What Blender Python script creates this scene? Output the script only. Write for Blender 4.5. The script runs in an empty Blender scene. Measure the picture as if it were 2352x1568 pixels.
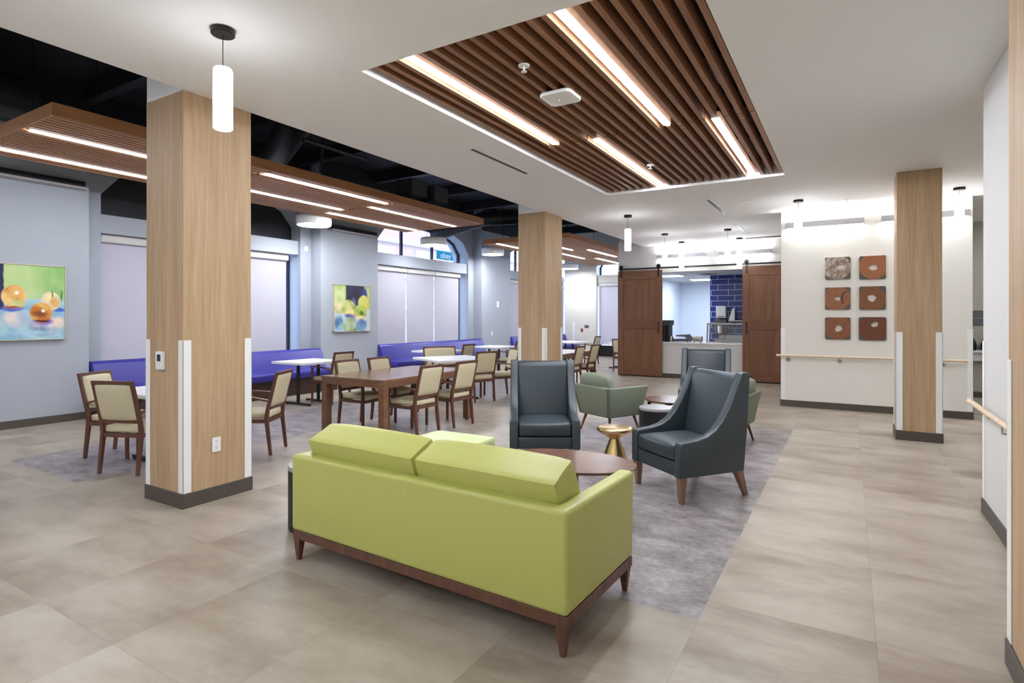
import bpy, bmesh, math, random
from mathutils import Vector, Matrix
random.seed(7)
PI = math.pi
S = bpy.context.scene
C = S.collection

# ---------------------------------------------------------------- camera, world, exposure
cam_d = bpy.data.cameras.new('camera'); cam = bpy.data.objects.new('camera', cam_d); C.objects.link(cam)
cam_d.sensor_width = 36.0
cam_d.lens = 36.0 * 1300.0 / 2352.0
cam_d.shift_y = -56.0 / 2352.0
cam_d.clip_start = 0.05; cam_d.clip_end = 200
cam.location = (0, 0, 1.52)
cam.rotation_euler = (PI / 2, 0, 0.537)
S.camera = cam
S.view_settings.view_transform = 'Standard'
S.view_settings.look = 'None'
S.view_settings.gamma = 1.0
S.view_settings.use_curve_mapping = False
S.view_settings.exposure = 1.42
W = bpy.data.worlds.new('world'); S.world = W; W.use_nodes = True
W.node_tree.nodes['Background'].inputs[0].default_value = (0.50, 0.66, 1.0, 1)
W.node_tree.nodes['Background'].inputs[1].default_value = 2.3
L_STRIP = 17.0; L_LOUNGE = 36.0; L_PEND = 5.5; L_SCONCE = 15.0; L_DISC = 7.0; L_FILL = 31.0; L_KIT = 19.0

# ---------------------------------------------------------------- materials
def nmat(name):
    m = bpy.data.materials.new(name); m.use_nodes = True
    nt = m.node_tree; b = nt.nodes['Principled BSDF']
    return m, nt, b
def srgb(c):
    return tuple(((v/255.0)/12.92 if v/255.0 <= 0.04045 else ((v/255.0+0.055)/1.055)**2.4) for v in c) + (1,)
def setc(nt, sock, v):
    sock.default_value = v
def coords(nt, scale=(1,1,1), kind='Object', rot=(0,0,0)):
    tc = nt.nodes.new('ShaderNodeTexCoord'); mp = nt.nodes.new('ShaderNodeMapping')
    mp.inputs['Scale'].default_value = scale; mp.inputs['Rotation'].default_value = rot
    nt.links.new(tc.outputs[kind], mp.inputs['Vector']); return mp.outputs['Vector']
def noise(nt, vec, scale=5, detail=3, rough=.5, dist=0):
    n = nt.nodes.new('ShaderNodeTexNoise'); n.inputs['Scale'].default_value = scale
    n.inputs['Detail'].default_value = detail; n.inputs['Roughness'].default_value = rough
    n.inputs['Distortion'].default_value = dist
    nt.links.new(vec, n.inputs['Vector']); return n.outputs['Fac']
def mix(nt, fac, a, b, mode='MIX'):
    n = nt.nodes.new('ShaderNodeMix'); n.data_type = 'RGBA'; n.blend_type = mode
    for s, v in ((n.inputs[0], fac), (n.inputs[6], a), (n.inputs[7], b)):
        if hasattr(v, 'links') or hasattr(v, 'is_linked'): nt.links.new(v, s)
        else: s.default_value = v
    return n.outputs[2]
def math_(nt, op, a, b=None, c=None):
    n = nt.nodes.new('ShaderNodeMath'); n.operation = op
    for s, v in zip(n.inputs, (a, b, c)):
        if v is None: continue
        if hasattr(v, 'is_linked'): nt.links.new(v, s)
        else: s.default_value = v
    return n.outputs[0]
def ramp(nt, fac, stops):
    n = nt.nodes.new('ShaderNodeValToRGB'); cr = n.color_ramp
    while len(cr.elements) < len(stops): cr.elements.new(.5)
    for e, (p, c) in zip(cr.elements, stops): e.position = p; e.color = c
    nt.links.new(fac, n.inputs[0]); return n.outputs[0]
def bump(nt, b, h, strength=.1, dist=.01):
    n = nt.nodes.new('ShaderNodeBump'); n.inputs['Strength'].default_value = strength
    n.inputs['Distance'].default_value = dist
    nt.links.new(h, n.inputs['Height']); nt.links.new(n.outputs[0], b.inputs['Normal'])
def paint(name, col, rough=.6, var=.03, spec=.3, metal=0, scale=6, bmp=0, bscale=200):
    m, nt, b = nmat(name); c = srgb(col)
    v = coords(nt); f = noise(nt, v, scale, 3)
    d = tuple(x*(1-var) for x in c[:3])+(1,); l = tuple(min(1, x*(1+var)) for x in c[:3])+(1,)
    nt.links.new(mix(nt, f, d, l), b.inputs['Base Color'])
    b.inputs['Roughness'].default_value = rough; b.inputs['Metallic'].default_value = metal
    b.inputs['Specular IOR Level'].default_value = spec
    if bmp: bump(nt, b, noise(nt, v, bscale, 2), bmp, .002)
    return m
def wood(name, c1, c2, axis=2, rough=.45, scale=1.0, spec=.35, band=1.0):
    m, nt, b = nmat(name)
    s = [26*scale]*3; s[axis] = 1.1*scale
    v = coords(nt, tuple(s)); f = noise(nt, v, 1.6, 5, .6, .4)
    s2 = [9*scale*band]*3; s2[axis] = .5*scale
    g = noise(nt, coords(nt, tuple(s2)), 1.0, 2, .5)
    f2 = math_(nt, 'ADD', math_(nt, 'MULTIPLY', f, .6), math_(nt, 'MULTIPLY', g, .4))
    col = ramp(nt, f2, [(.32, srgb(c1)), (.68, srgb(c2))])
    nt.links.new(col, b.inputs['Base Color']); b.inputs['Roughness'].default_value = rough
    b.inputs['Specular IOR Level'].default_value = spec
    bump(nt, b, f, .06, .002)
    return m
def emit(name, col, strength):
    m, nt, b = nmat(name)
    b.inputs['Base Color'].default_value = (.8,.8,.8,1)
    b.inputs['Emission Color'].default_value = tuple(col)+(1,)
    b.inputs['Emission Strength'].default_value = strength
    return m
M = {}
M['wall_white'] = paint('wall_white', (210,208,204), .6, .01, .2)
M['wall_accent'] = paint('wall_accent', (226,223,214), .6, .01, .2)
M['ceiling'] = paint('ceiling', (242,241,241), .75, .01, .15)
M['wall_grey'] = paint('wall_grey', (168,174,182), .65, .012, .2)
M['wall_cream'] = paint('wall_cream', (222,219,208), .65, .012, .2)
M['black_ceiling'] = paint('black_ceiling', (38,38,44), .55, .1, .4)
M['duct'] = paint('duct', (44,44,50), .38, .08, .5)
M['black_box'] = paint('black_box', (74,74,78), .5, .04, .3)
M['black'] = paint('black_metal', (24,24,26), .4, .05, .4)
M['plate_grey'] = paint('plate_grey', (96,97,98), .5, .05, .4)
M['base'] = paint('rubber_base', (84,76,69), .45, .04, .3)
M['guard'] = paint('corner_guard', (238,238,235), .4, .01, .3)
M['white_plastic'] = paint('white_plastic', (235,235,233), .4, .01, .4)
M['grey_bar'] = paint('grey_bar', (172,169,172), .5, .02, .3)
M['steel'] = paint('brushed_steel', (175,172,168), .32, .05, .5, 1)
M['brass'] = paint('brushed_brass', (226,194,142), .27, .03, .5, 1)
M['green'] = paint('lime_vinyl', (181,182,98), .38, .02, .45, 0, 6, .12, 500)
M['green_pale'] = paint('pale_lime_vinyl', (194,203,146), .42, .02, .4, 0, 6, .1, 500)
M['charcoal'] = paint('charcoal_vinyl', (50,59,64), .38, .05, .5, 0, 30, .2, 350)
M['sage'] = paint('sage_fabric', (126,133,115), .8, .07, .2, 0, 90, .25, 400)
M['cream_vinyl'] = paint('cream_vinyl', (206,196,164), .5, .02, .3, 0, 20, .1, 400)
M['blue_vinyl'] = paint('blue_vinyl', (54,51,142), .38, .03, .45)
M['table_white'] = paint('white_laminate', (228,226,228), .3, .01, .4)
M['valance'] = paint('valance', (205,203,196), .5, .01, .3)
M['outlet_slot'] = paint('outlet_slot', (120,118,115), .5, .02, .3)
M['screen'] = paint('dark_screen', (40,42,52), .25, .03, .5)
M['red'] = paint('red_plastic', (150,40,42), .4, .03, .4)
M['frame_champagne'] = paint('champagne_frame', (190,182,158), .35, .03, .5, .3)
M['frame_dark'] = paint('bronze_window_frame', (32,38,56), .4, .05, .4)
M['tape_top'] = paint('grey_laminate', (150,147,148), .3, .02, .4)
M['oak'] = wood('oak_laminate', (166,137,104), (196,168,134), 2, .5, 1.0, .25)
M['walnut_h'] = wood('walnut_top', (92,62,47), (124,88,68), 0, .22, .8, .5)
M['walnut'] = wood('walnut_legs', (84,56,44), (114,78,60), 2, .4, 1.2)
M['table_wood'] = wood('table_wood', (104,72,54), (132,96,74), 1, .22, .9, .5)
M['chair_wood'] = wood('chair_wood', (88,56,45), (112,76,62), 2, .35, 2)
M['wing_leg'] = wood('greywashed_wood', (118,90,74), (150,118,98), 2, .5, 2)
M['slat'] = wood('slat_wood', (124,84,58), (164,118,84), 1, .5, 1.5)
M['cloud'] = wood('cloud_wood', (156,108,70), (190,138,94), 1, .5, 1.5)
M['rail_wood'] = wood('rail_wood', (206,178,146), (228,206,178), 0, .4, 1.5)
M['door_v'] = wood('door_wood', (106,70,50), (140,98,70), 2, .42, 1.3)
M['door_h'] = wood('door_rail_wood', (104,68,48), (134,92,66), 0, .42, 1.3)
M['bench_wood'] = wood('banquette_wood', (58,42,38), (84,60,52), 1, .4, 1)
M['strip'] = emit('linear_light', (.93,.97,1.05), L_STRIP)
M['strip_lounge'] = emit('lounge_linear_light', (.93,.97,1.06), L_LOUNGE)
M['pend'] = emit('pendant_glow', (.95,.975,1.03), L_PEND)
M['sconce'] = emit('sconce_glow', (.96,.98,1.02), L_SCONCE)
M['disc'] = emit('disc_glow', (.93,.97,1.05), L_DISC)
M['fill_light'] = emit('added_fill_glow', (.92,.965,1.07), L_FILL)  # glow of the added, unseen fill lights
M['troffer'] = emit('troffer_glow', (.86,.92,1), L_KIT)
M['led'] = emit('blue_led', (.3,.35,1), 3)

def floor_mat():
    m, nt, b = nmat('vinyl_floor')
    g = nt.nodes.new('ShaderNodeNewGeometry'); sp = nt.nodes.new('ShaderNodeSeparateXYZ')
    nt.links.new(g.outputs['Position'], sp.inputs[0]); x, y = sp.outputs[0], sp.outputs[1]
    # tiles
    PX, PY = .762, .914
    xs = math_(nt, 'DIVIDE', math_(nt, 'SUBTRACT', x, .11), PX); ix = math_(nt, 'FLOOR', xs)
    ysh = math_(nt, 'MULTIPLY', math_(nt, 'MODULO', math_(nt, 'ABSOLUTE', ix), 2.0), .0)
    ys = math_(nt, 'ADD', math_(nt, 'DIVIDE', math_(nt, 'SUBTRACT', y, 3.14), PY), ysh); iy = math_(nt, 'FLOOR', ys)
    fx = math_(nt, 'FRACT', xs); fy = math_(nt, 'FRACT', ys)
    def edge(f, w):
        return math_(nt, 'LESS_THAN', math_(nt, 'MINIMUM', f, math_(nt, 'SUBTRACT', 1.0, f)), w)
    seam = math_(nt, 'MAXIMUM', edge(fx, .0028), edge(fy, .0022))
    cb = nt.nodes.new('ShaderNodeCombineXYZ'); nt.links.new(ix, cb.inputs[0]); nt.links.new(iy, cb.inputs[1])
    wn = nt.nodes.new('ShaderNodeTexWhiteNoise'); nt.links.new(cb.outputs[0], wn.inputs['Vector']); tone = wn.outputs['Value']
    # offset noise coordinates per tile so the print breaks at the seams
    off = nt.nodes.new('ShaderNodeVectorMath'); off.operation = 'MULTIPLY_ADD'
    nt.links.new(wn.outputs['Color'], off.inputs[0]); off.inputs[1].default_value = (7, 7, 7)
    nt.links.new(g.outputs['Position'], off.inputs[2])
    mp = nt.nodes.new('ShaderNodeMapping'); mp.inputs['Scale'].default_value = (.8, 1.7, 1); nt.links.new(off.outputs[0], mp.inputs['Vector'])
    n1 = noise(nt, mp.outputs[0], 1.5, 4, .55, .1); n2 = noise(nt, mp.outputs[0], 11, 5, .7)
    f = math_(nt, 'ADD', math_(nt, 'MULTIPLY', n1, .8), math_(nt, 'MULTIPLY', n2, .2))
    f = math_(nt, 'ADD', f, math_(nt, 'MULTIPLY', math_(nt, 'SUBTRACT', tone, .5), .07))
    tan = ramp(nt, f, [(.32, srgb((132,117,101))), (.50, srgb((160,148,132))), (.68, srgb((179,169,153)))])
    mp2 = nt.nodes.new('ShaderNodeMapping'); mp2.inputs['Scale'].default_value = (1.5, 2.3, 1); nt.links.new(g.outputs['Position'], mp2.inputs['Vector'])
    g1 = noise(nt, mp2.outputs[0], 2.6, 5, .62, .2); g2 = noise(nt, mp2.outputs[0], 16, 5, .7)
    gf = math_(nt, 'ADD', math_(nt, 'MULTIPLY', g1, .6), math_(nt, 'MULTIPLY', g2, .4))
    gry = ramp(nt, gf, [(.36, srgb((100,93,92))), (.50, srgb((135,127,126))), (.64, srgb((168,160,161)))])
    def rect(x0, x1, y0, y1):
        a = math_(nt, 'MULTIPLY', math_(nt, 'GREATER_THAN', x, x0), math_(nt, 'LESS_THAN', x, x1))
        c = math_(nt, 'MULTIPLY', math_(nt, 'GREATER_THAN', y, y0), math_(nt, 'LESS_THAN', y, y1))
        return math_(nt, 'MULTIPLY', a, c)
    inlay = math_(nt, 'MAXIMUM', rect(-3.06, -.65, 2.92, 8.44), rect(-7.68, -6.1, 2.42, 13.2))
    col = mix(nt, inlay, tan, gry)
    sm = math_(nt, 'MULTIPLY', seam, math_(nt, 'SUBTRACT', 1.0, inlay))
    col = mix(nt, math_(nt, 'MULTIPLY', sm, .28), col, srgb((96,87,74)))
    nt.links.new(col, b.inputs['Base Color'])
    r = math_(nt, 'MULTIPLY_ADD', n2, .12, .30); nt.links.new(r, b.inputs['Roughness'])
    b.inputs['Specular IOR Level'].default_value = .35
    bump(nt, b, n2, .03, .004)
    return m
M['floor'] = floor_mat()

def blind_mat():
    m, nt, b = nmat('roller_blind')
    out = nt.nodes['Material Output']
    d = nt.nodes.new('ShaderNodeBsdfDiffuse'); t = nt.nodes.new('ShaderNodeBsdfTranslucent'); a = nt.nodes.new('ShaderNodeMixShader')
    f = noise(nt, coords(nt, (1, 120, 120)), 3, 2)
    nt.links.new(mix(nt, f, srgb((206,203,208)), srgb((220,217,222))), d.inputs[0])
    t.inputs[0].default_value = srgb((214,206,208)); a.inputs[0].default_value = .35
    nt.links.new(d.outputs[0], a.inputs[1]); nt.links.new(t.outputs[0], a.inputs[2]); nt.links.new(a.outputs[0], out.inputs[0])
    return m
M['blind'] = blind_mat()
def glass_mat(name='clear_glass', tint=(.96,.98,1,1), gl=.07):
    m, nt, b = nmat(name); out = nt.nodes['Material Output']
    t = nt.nodes.new('ShaderNodeBsdfTransparent'); g = nt.nodes.new('ShaderNodeBsdfGlossy'); a = nt.nodes.new('ShaderNodeMixShader')
    t.inputs[0].default_value = tint; g.inputs['Roughness'].default_value = .03; a.inputs[0].default_value = gl
    nt.links.new(t.outputs[0], a.inputs[1]); nt.links.new(g.outputs[0], a.inputs[2]); nt.links.new(a.outputs[0], out.inputs[0])
    return m
M['glass'] = glass_mat()
def brick_mat(name, c1, c2, mortar, w, h, ms, axes='xz', rough=.5, offset=.5):
    m, nt, b = nmat(name)
    tc = nt.nodes.new('ShaderNodeTexCoord'); sp = nt.nodes.new('ShaderNodeSeparateXYZ'); cb = nt.nodes.new('ShaderNodeCombineXYZ')
    nt.links.new(tc.outputs['Object'], sp.inputs[0])
    nt.links.new(sp.outputs['xyz'.index(axes[0])], cb.inputs[0]); nt.links.new(sp.outputs['xyz'.index(axes[1])], cb.inputs[1])
    br = nt.nodes.new('ShaderNodeTexBrick'); br.offset = offset
    br.inputs['Scale'].default_value = 1; br.inputs['Brick Width'].default_value = w; br.inputs['Row Height'].default_value = h
    br.inputs['Mortar Size'].default_value = ms
    br.inputs['Color1'].default_value = srgb(c1); br.inputs['Color2'].default_value = srgb(c2); br.inputs['Mortar'].default_value = srgb(mortar)
    nt.links.new(cb.outputs[0], br.inputs['Vector']); nt.links.new(br.outputs['Color'], b.inputs['Base Color'])
    b.inputs['Roughness'].default_value = rough
    return m
M['tile'] = brick_mat('blue_tile', (38,52,112), (46,60,122), (190,195,222), .455, .152, .006, 'xz', .25, .37)
M['grid'] = brick_mat('ceiling_grid', (196,200,206), (192,197,204), (150,154,162), .6, .6, .012, 'xy', .8, 0)
M['outside_brick'] = brick_mat('outside_brick', (196,150,132), (186,142,126), (205,198,190), .22, .075, .01, 'yz', .9, .5)
M['outside_pale'] = paint('outside_stone', (205,208,214), .9, .05)
M['teal'] = paint('teal_sign', (20,150,160), .5, .02)
M['kitchen_wall'] = paint('kitchen_wall', (206,216,230), .6, .01, .2)
M['niche'] = paint('hall_wall', (178,172,156), .65, .01, .2)

def art_mat(name, bg, shapes, axis='y', grain=None, wob=.05, ns=9):
    """bg colour; shapes = [(u,v,ru,rv,colour[,softness])] in local metres, painted one over another"""
    m, nt, b = nmat(name)
    tc = nt.nodes.new('ShaderNodeTexCoord'); sp = nt.nodes.new('ShaderNodeSeparateXYZ')
    nt.links.new(tc.outputs['Object'], sp.inputs[0])
    nz = nt.nodes.new('ShaderNodeTexNoise'); nz.inputs['Scale'].default_value = ns; nz.inputs['Detail'].default_value = 3
    nt.links.new(tc.outputs['Object'], nz.inputs['Vector'])
    sc = nt.nodes.new('ShaderNodeSeparateColor'); nt.links.new(nz.outputs['Color'], sc.inputs[0])
    u = math_(nt, 'ADD', sp.outputs['xyz'.index(axis)], math_(nt, 'MULTIPLY', math_(nt, 'SUBTRACT', sc.outputs[0], .5), wob))
    v = math_(nt, 'ADD', sp.outputs[2], math_(nt, 'MULTIPLY', math_(nt, 'SUBTRACT', sc.outputs[1], .5), wob))
    n2 = nt.nodes.new('ShaderNodeTexNoise'); n2.inputs['Scale'].default_value = ns*.6; n2.inputs['Detail'].default_value = 4
    nt.links.new(tc.outputs['Object'], n2.inputs['Vector'])
    col = mix(nt, n2.outputs['Fac'], srgb(bg[0]), srgb(bg[1]))
    for sh in shapes:
        cu, cv, ru, rv, c = sh[:5]; soft = sh[5] if len(sh) > 5 else .12
        if sh[-1] == 'half':      # everything below cv
            mk = nt.nodes.new('ShaderNodeMapRange'); mk.inputs[1].default_value = cv-.01; mk.inputs[2].default_value = cv+.01
            mk.inputs[3].default_value = 1; mk.inputs[4].default_value = 0; nt.links.new(v, mk.inputs[0]); fac = mk.outputs[0]
        else:
            du = math_(nt, 'DIVIDE', math_(nt, 'SUBTRACT', u, cu), ru); dv = math_(nt, 'DIVIDE', math_(nt, 'SUBTRACT', v, cv), rv)
            p = 2.0 if sh[-1] != 'box' else 8.0
            if sh[-1] == 'box':
                dist = math_(nt, 'MAXIMUM', math_(nt, 'ABSOLUTE', du), math_(nt, 'ABSOLUTE', dv))
            else:
                dist = math_(nt, 'SQRT', math_(nt, 'ADD', math_(nt, 'MULTIPLY', du, du), math_(nt, 'MULTIPLY', dv, dv)))
            mk = nt.nodes.new('ShaderNodeMapRange'); mk.inputs[1].default_value = 1-soft; mk.inputs[2].default_value = 1+soft
            mk.inputs[3].default_value = 1; mk.inputs[4].default_value = 0; nt.links.new(dist, mk.inputs[0]); fac = mk.outputs[0]
        if isinstance(c[0], tuple):
            cc = mix(nt, ramp(nt, n2.outputs['Fac'], [(.38, (0,0,0,1)), (.62, (1,1,1,1))]), srgb(c[0]), srgb(c[1]))
        else: cc = srgb(c)
        col = mix(nt, fac, col, cc)
    nt.links.new(col, b.inputs['Base Color']); b.inputs['Roughness'].default_value = .5
    b.inputs['Specular IOR Level'].default_value = .25
    return m

# ---------------------------------------------------------------- geometry helpers
def bm_new(): return bmesh.new()
def add_box(bm, x0, x1, y0, y1, z0, z1, bev=0, seg=2):
    t = bmesh.new(); bmesh.ops.create_cube(t, size=1)
    for v in t.verts:
        v.co = Vector(((x0+x1)/2+v.co.x*(x1-x0), (y0+y1)/2+v.co.y*(y1-y0), (z0+z1)/2+v.co.z*(z1-z0)))
    if bev:
        bmesh.ops.bevel(t, geom=list(t.edges), offset=min(bev, .49*min(x1-x0, y1-y0, z1-z0)), segments=seg, affect='EDGES', profile=.5)
    merge(bm, t); return bm
def merge(bm, t, mat=None):
    if mat is not None: bmesh.ops.transform(t, matrix=mat, verts=t.verts)
    me = bpy.data.meshes.new('tmp'); t.to_mesh(me); t.free(); bm.from_mesh(me); bpy.data.meshes.remove(me)
def add_frustum(bm, b, t_, z0, z1, bev=0, seg=2):
    """b,t_ = (x0,x1,y0,y1) bottom and top rectangles"""
    t = bmesh.new(); vs = []
    for (x0, x1, y0, y1), z in ((b, z0), (t_, z1)):
        vs += [t.verts.new(p) for p in ((x0,y0,z),(x1,y0,z),(x1,y1,z),(x0,y1,z))]
    for f in ((3,2,1,0),(4,5,6,7),(0,1,5,4),(1,2,6,5),(2,3,7,6),(3,0,4,7)): t.faces.new([vs[i] for i in f])
    if bev: bmesh.ops.bevel(t, geom=list(t.edges), offset=bev, segments=seg, affect='EDGES', profile=.5)
    merge(bm, t); return bm
def add_lathe(bm, prof, cx=0, cy=0, seg=32, sx=1, sy=1):
    t = bmesh.new(); rings = []
    for r, z in prof:
        if r < 1e-5: rings.append([t.verts.new((cx, cy, z))])
        else: rings.append([t.verts.new((cx+r*sx*math.cos(2*PI*i/seg), cy+r*sy*math.sin(2*PI*i/seg), z)) for i in range(seg)])
    for a, b in zip(rings, rings[1:]):
        for i in range(seg):
            j = (i+1) % seg
            if len(a) == 1 and len(b) > 1: t.faces.new((a[0], b[j], b[i]))
            elif len(b) == 1 and len(a) > 1: t.faces.new((a[i], a[j], b[0]))
            elif len(a) > 1: t.faces.new((a[i], a[j], b[j], b[i]))
    for r in (rings[0], rings[-1]):
        if len(r) > 1:
            try: t.faces.new(r)
            except Exception: pass
    bmesh.ops.recalc_face_normals(t, faces=t.faces); merge(bm, t); return bm
def add_tube(bm, pts, r, seg=10):
    """round bar through points"""
    t = bmesh.new(); pts = [Vector(p) for p in pts]; rings = []
    for i, p in enumerate(pts):
        d = (pts[min(i+1, len(pts)-1)]-pts[max(i-1, 0)]).normalized()
        a = Vector((0,0,1)) if abs(d.z) < .9 else Vector((1,0,0))
        u = d.cross(a).normalized(); w = d.cross(u)
        rr = r[i] if isinstance(r, (list, tuple)) else r
        rings.append([t.verts.new(p+rr*(math.cos(2*PI*k/seg)*u+math.sin(2*PI*k/seg)*w)) for k in range(seg)])
    for a, b in zip(rings, rings[1:]):
        for k in range(seg): t.faces.new((a[k], a[(k+1)%seg], b[(k+1)%seg], b[k]))
    t.faces.new(rings[0]); t.faces.new(rings[-1])
    bmesh.ops.recalc_face_normals(t, faces=t.faces); merge(bm, t); return bm
def add_bar(bm, p0, p1, w0, w1=None, up=(0,0,1)):
    """square bar from p0 to p1 (w0,w1 = (a,b) section)"""
    w1 = w1 or w0; p0 = Vector(p0); p1 = Vector(p1); d = (p1-p0).normalized(); upv = Vector(up)
    if abs(d.dot(upv)) > .98: upv = Vector((0,1,0))
    u = d.cross(upv).normalized(); w = u.cross(d); t = bmesh.new(); vs = []
    for p, (a, b) in ((p0, w0), (p1, w1)):
        vs += [t.verts.new(p+u*sx*a/2+w*sy*b/2) for sx, sy in ((-1,-1),(1,-1),(1,1),(-1,1))]
    for f in ((3,2,1,0),(4,5,6,7),(0,1,5,4),(1,2,6,5),(2,3,7,6),(3,0,4,7)): t.faces.new([vs[i] for i in f])
    bmesh.ops.recalc_face_normals(t, faces=t.faces); merge(bm, t); return bm
def add_post(bm, pts, w):
    """vertical square post through points, horizontal square sections (a,b)"""
    t = bmesh.new(); rings = []
    for i, p in enumerate(pts):
        a, b = w[i] if isinstance(w, list) else w
        rings.append([t.verts.new((p[0]+sx*a/2, p[1]+sy*b/2, p[2])) for sx, sy in ((-1,-1),(1,-1),(1,1),(-1,1))])
    for a, b in zip(rings, rings[1:]):
        for k in range(4): t.faces.new((a[k], a[(k+1)%4], b[(k+1)%4], b[k]))
    t.faces.new(rings[0]); t.faces.new(rings[-1])
    bmesh.ops.recalc_face_normals(t, faces=t.faces); merge(bm, t); return bm
def add_prism(bm, poly, a0, a1, plane='yz', bev=0, seg=2):
    """poly in plane, extruded along remaining axis from a0 to a1"""
    t = bmesh.new()
    def mk(p, a):
        if plane == 'yz': return (a, p[0], p[1])
        if plane == 'xz': return (p[0], a, p[1])
        return (p[0], p[1], a)
    A = [t.verts.new(mk(p, a0)) for p in poly]; B = [t.verts.new(mk(p, a1)) for p in poly]
    n = len(poly); t.faces.new(A[::-1]); t.faces.new(B)
    for i in range(n): t.faces.new((A[i], A[(i+1)%n], B[(i+1)%n], B[i]))
    bmesh.ops.recalc_face_normals(t, faces=t.faces)
    if bev:
        es = [e for e in t.edges if len(e.link_faces) == 2 and any(len(f.verts) > 4 or f.normal.dot(Vector({'yz':(1,0,0),'xz':(0,1,0),'xy':(0,0,1)}[plane]))**2 > .9 for f in e.link_faces)]
        bmesh.ops.bevel(t, geom=es, offset=bev, segments=seg, affect='EDGES', profile=.5)
    merge(bm, t); return bm
def add_puff(bm, x0, x1, y0, y1, z0, z1, puff=.02, r=.03, mat=None, n=6):
    """upholstered cushion: rounded box whose faces bulge"""
    t = bmesh.new(); bmesh.ops.create_cube(t, size=2)
    bmesh.ops.subdivide_edges(t, edges=list(t.edges), cuts=n, use_grid_fill=True)
    hx, hy, hz = (x1-x0)/2, (y1-y0)/2, (z1-z0)/2; c = Vector(((x0+x1)/2, (y0+y1)/2, (z0+z1)/2))
    for v in t.verts:
        o = v.co.copy()
        q = Vector((o.x*hx, o.y*hy, o.z*hz))
        inner = Vector((max(-hx+r, min(hx-r, q.x)), max(-hy+r, min(hy-r, q.y)), max(-hz+r, min(hz-r, q.z))))
        d = q-inner
        if d.length > 1e-6: q = inner+d.normalized()*r
        bx, by, bz = 1-o.x*o.x, 1-o.y*o.y, 1-o.z*o.z
        q += Vector((o.x*by*bz, o.y*bx*bz, o.z*bx*by))*puff
        v.co = q+c
    merge(bm, t, mat); return bm
def obj(name, bm, m, parent=None, smooth=False, loc=None, ang=40):
    me = bpy.data.meshes.new(name); bm.to_mesh(me); bm.free()
    me.materials.append(M[m] if isinstance(m, str) else m)
    if smooth:
        for p in me.polygons: p.use_smooth = True
        try: me.set_sharp_from_angle(angle=math.radians(ang))
        except Exception: pass
    o = bpy.data.objects.new(name, me); C.objects.link(o)
    if parent: o.parent = parent
    if loc: o.location = loc
    return o
def tag(o, label, cat, group=None, kind=None):
    o['label'] = label; o['category'] = cat
    if group: o['group'] = group
    if kind: o['kind'] = kind
    return o
def thing(name, label, cat, loc=(0,0,0), rz=0, group=None):
    o = bpy.data.objects.new(name, None); o.empty_display_size = .1; C.objects.link(o)
    o.location = loc; o.rotation_euler = (0,0,rz); return tag(o, label, cat, group)
def struct(name, bm, m, parent=None, smooth=False):
    o = obj(name, bm, m, parent, smooth)
    if not parent: o['kind'] = 'structure'
    return o
def dup(root, loc, rz, label, group=None):
    r = root.copy(); C.objects.link(r); r.location = loc; r.rotation_euler = (0,0,rz); r['label'] = label
    if group: r['group'] = group
    for ch in list(root.children):
        c = ch.copy(); C.objects.link(c); c.parent = r
        for g in ch.children:
            d = g.copy(); C.objects.link(d); d.parent = c
    return r
def face(fx, fy): return math.atan2(-fx, fy)     # rotation turning local +Y to (fx,fy)
def centred(bm, x, y, z):
    bmesh.ops.transform(bm, matrix=Matrix.Translation((-x,-y,-z)), verts=bm.verts); return bm

H = 3.32          # ceiling of the lounge
TOP = 5.0         # dark exposed deck
XS = -4.53        # soffit edge
# ================================================================ SETTING
b = bm_new(); add_box(b, -10.7, 6.2, -4.3, 21.2, -.1, 0); struct('floor', b, 'floor')
# lounge ceiling with the slatted recess
RX0, RX1, RY0, RY1 = -3.07, -.70, 3.0, 7.93
b = bm_new()
add_box(b, XS, RX0, -4.2, 14.35, H, H+.5); add_box(b, RX1, 6.1, -4.2, 14.35, H, H+.5)
add_box(b, RX0, RX1, -4.2, RY0, H, H+.5); add_box(b, RX0, RX1, RY1, 14.35, H, H+.5)
add_box(b, RX0, RX1, RY0, RY1, H+.36, H+.5)
struct('ceiling', b, 'ceiling')
b = bm_new(); add_box(b, -10.7, 6.2, -4.3, 21.2, TOP, TOP+.1)
for y in range(-4, 21, 2): add_box(b, -10.6, XS-.05, y, y+.15, TOP-.25, TOP)
struct('ceiling_deck', b, 'black_ceiling')
b = bm_new(); add_box(b, XS, XS+.12, -4.2, 14.2, H+.5, TOP); struct('trim_1', b, 'black_ceiling')
# ---- left window wall
XF, XI, XG = -9.8, -10.11, -10.46
bays = [(4.05, 8.39, 4.34, 8.11), (10.11, 14.62, 10.39, 14.34), (16.35, 20.6, 16.63, 20.3)]
def arch_pts(y0, y1, zs=3.45, rise=.62, n=14):
    return [(y0+(y1-y0)*i/n, zs+rise*math.sqrt(max(0, 1-(2*i/n-1)**2))) for i in range(n+1)]
b = bm_new()
add_box(b, -10.7, XF, -4.2, 4.05, 0, TOP); add_box(b, -10.7, XF, 8.39, 10.11, 0, TOP); add_box(b, -10.7, XF, 14.62, 16.35, 0, TOP)
struct('wall_left', b, 'wall_grey')
b = bm_new()
for (p0, p1, w0, w1) in bays:
    add_box(b, -10.7, XI, p0, w0, 0, TOP); add_box(b, -10.7, XI, w1, p1, 0, TOP); add_box(b, -10.7, XI, w0, w1, 0, .72)
    ap = arch_pts(w0, w1)
    for (ya, za), (yb, zb) in zip(ap, ap[1:]):
        add_prism(b, [(ya, za), (yb, zb), (yb, TOP), (ya, TOP)], -10.7, XI)
struct('wall_left_recess', b, 'wall_grey')
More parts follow.
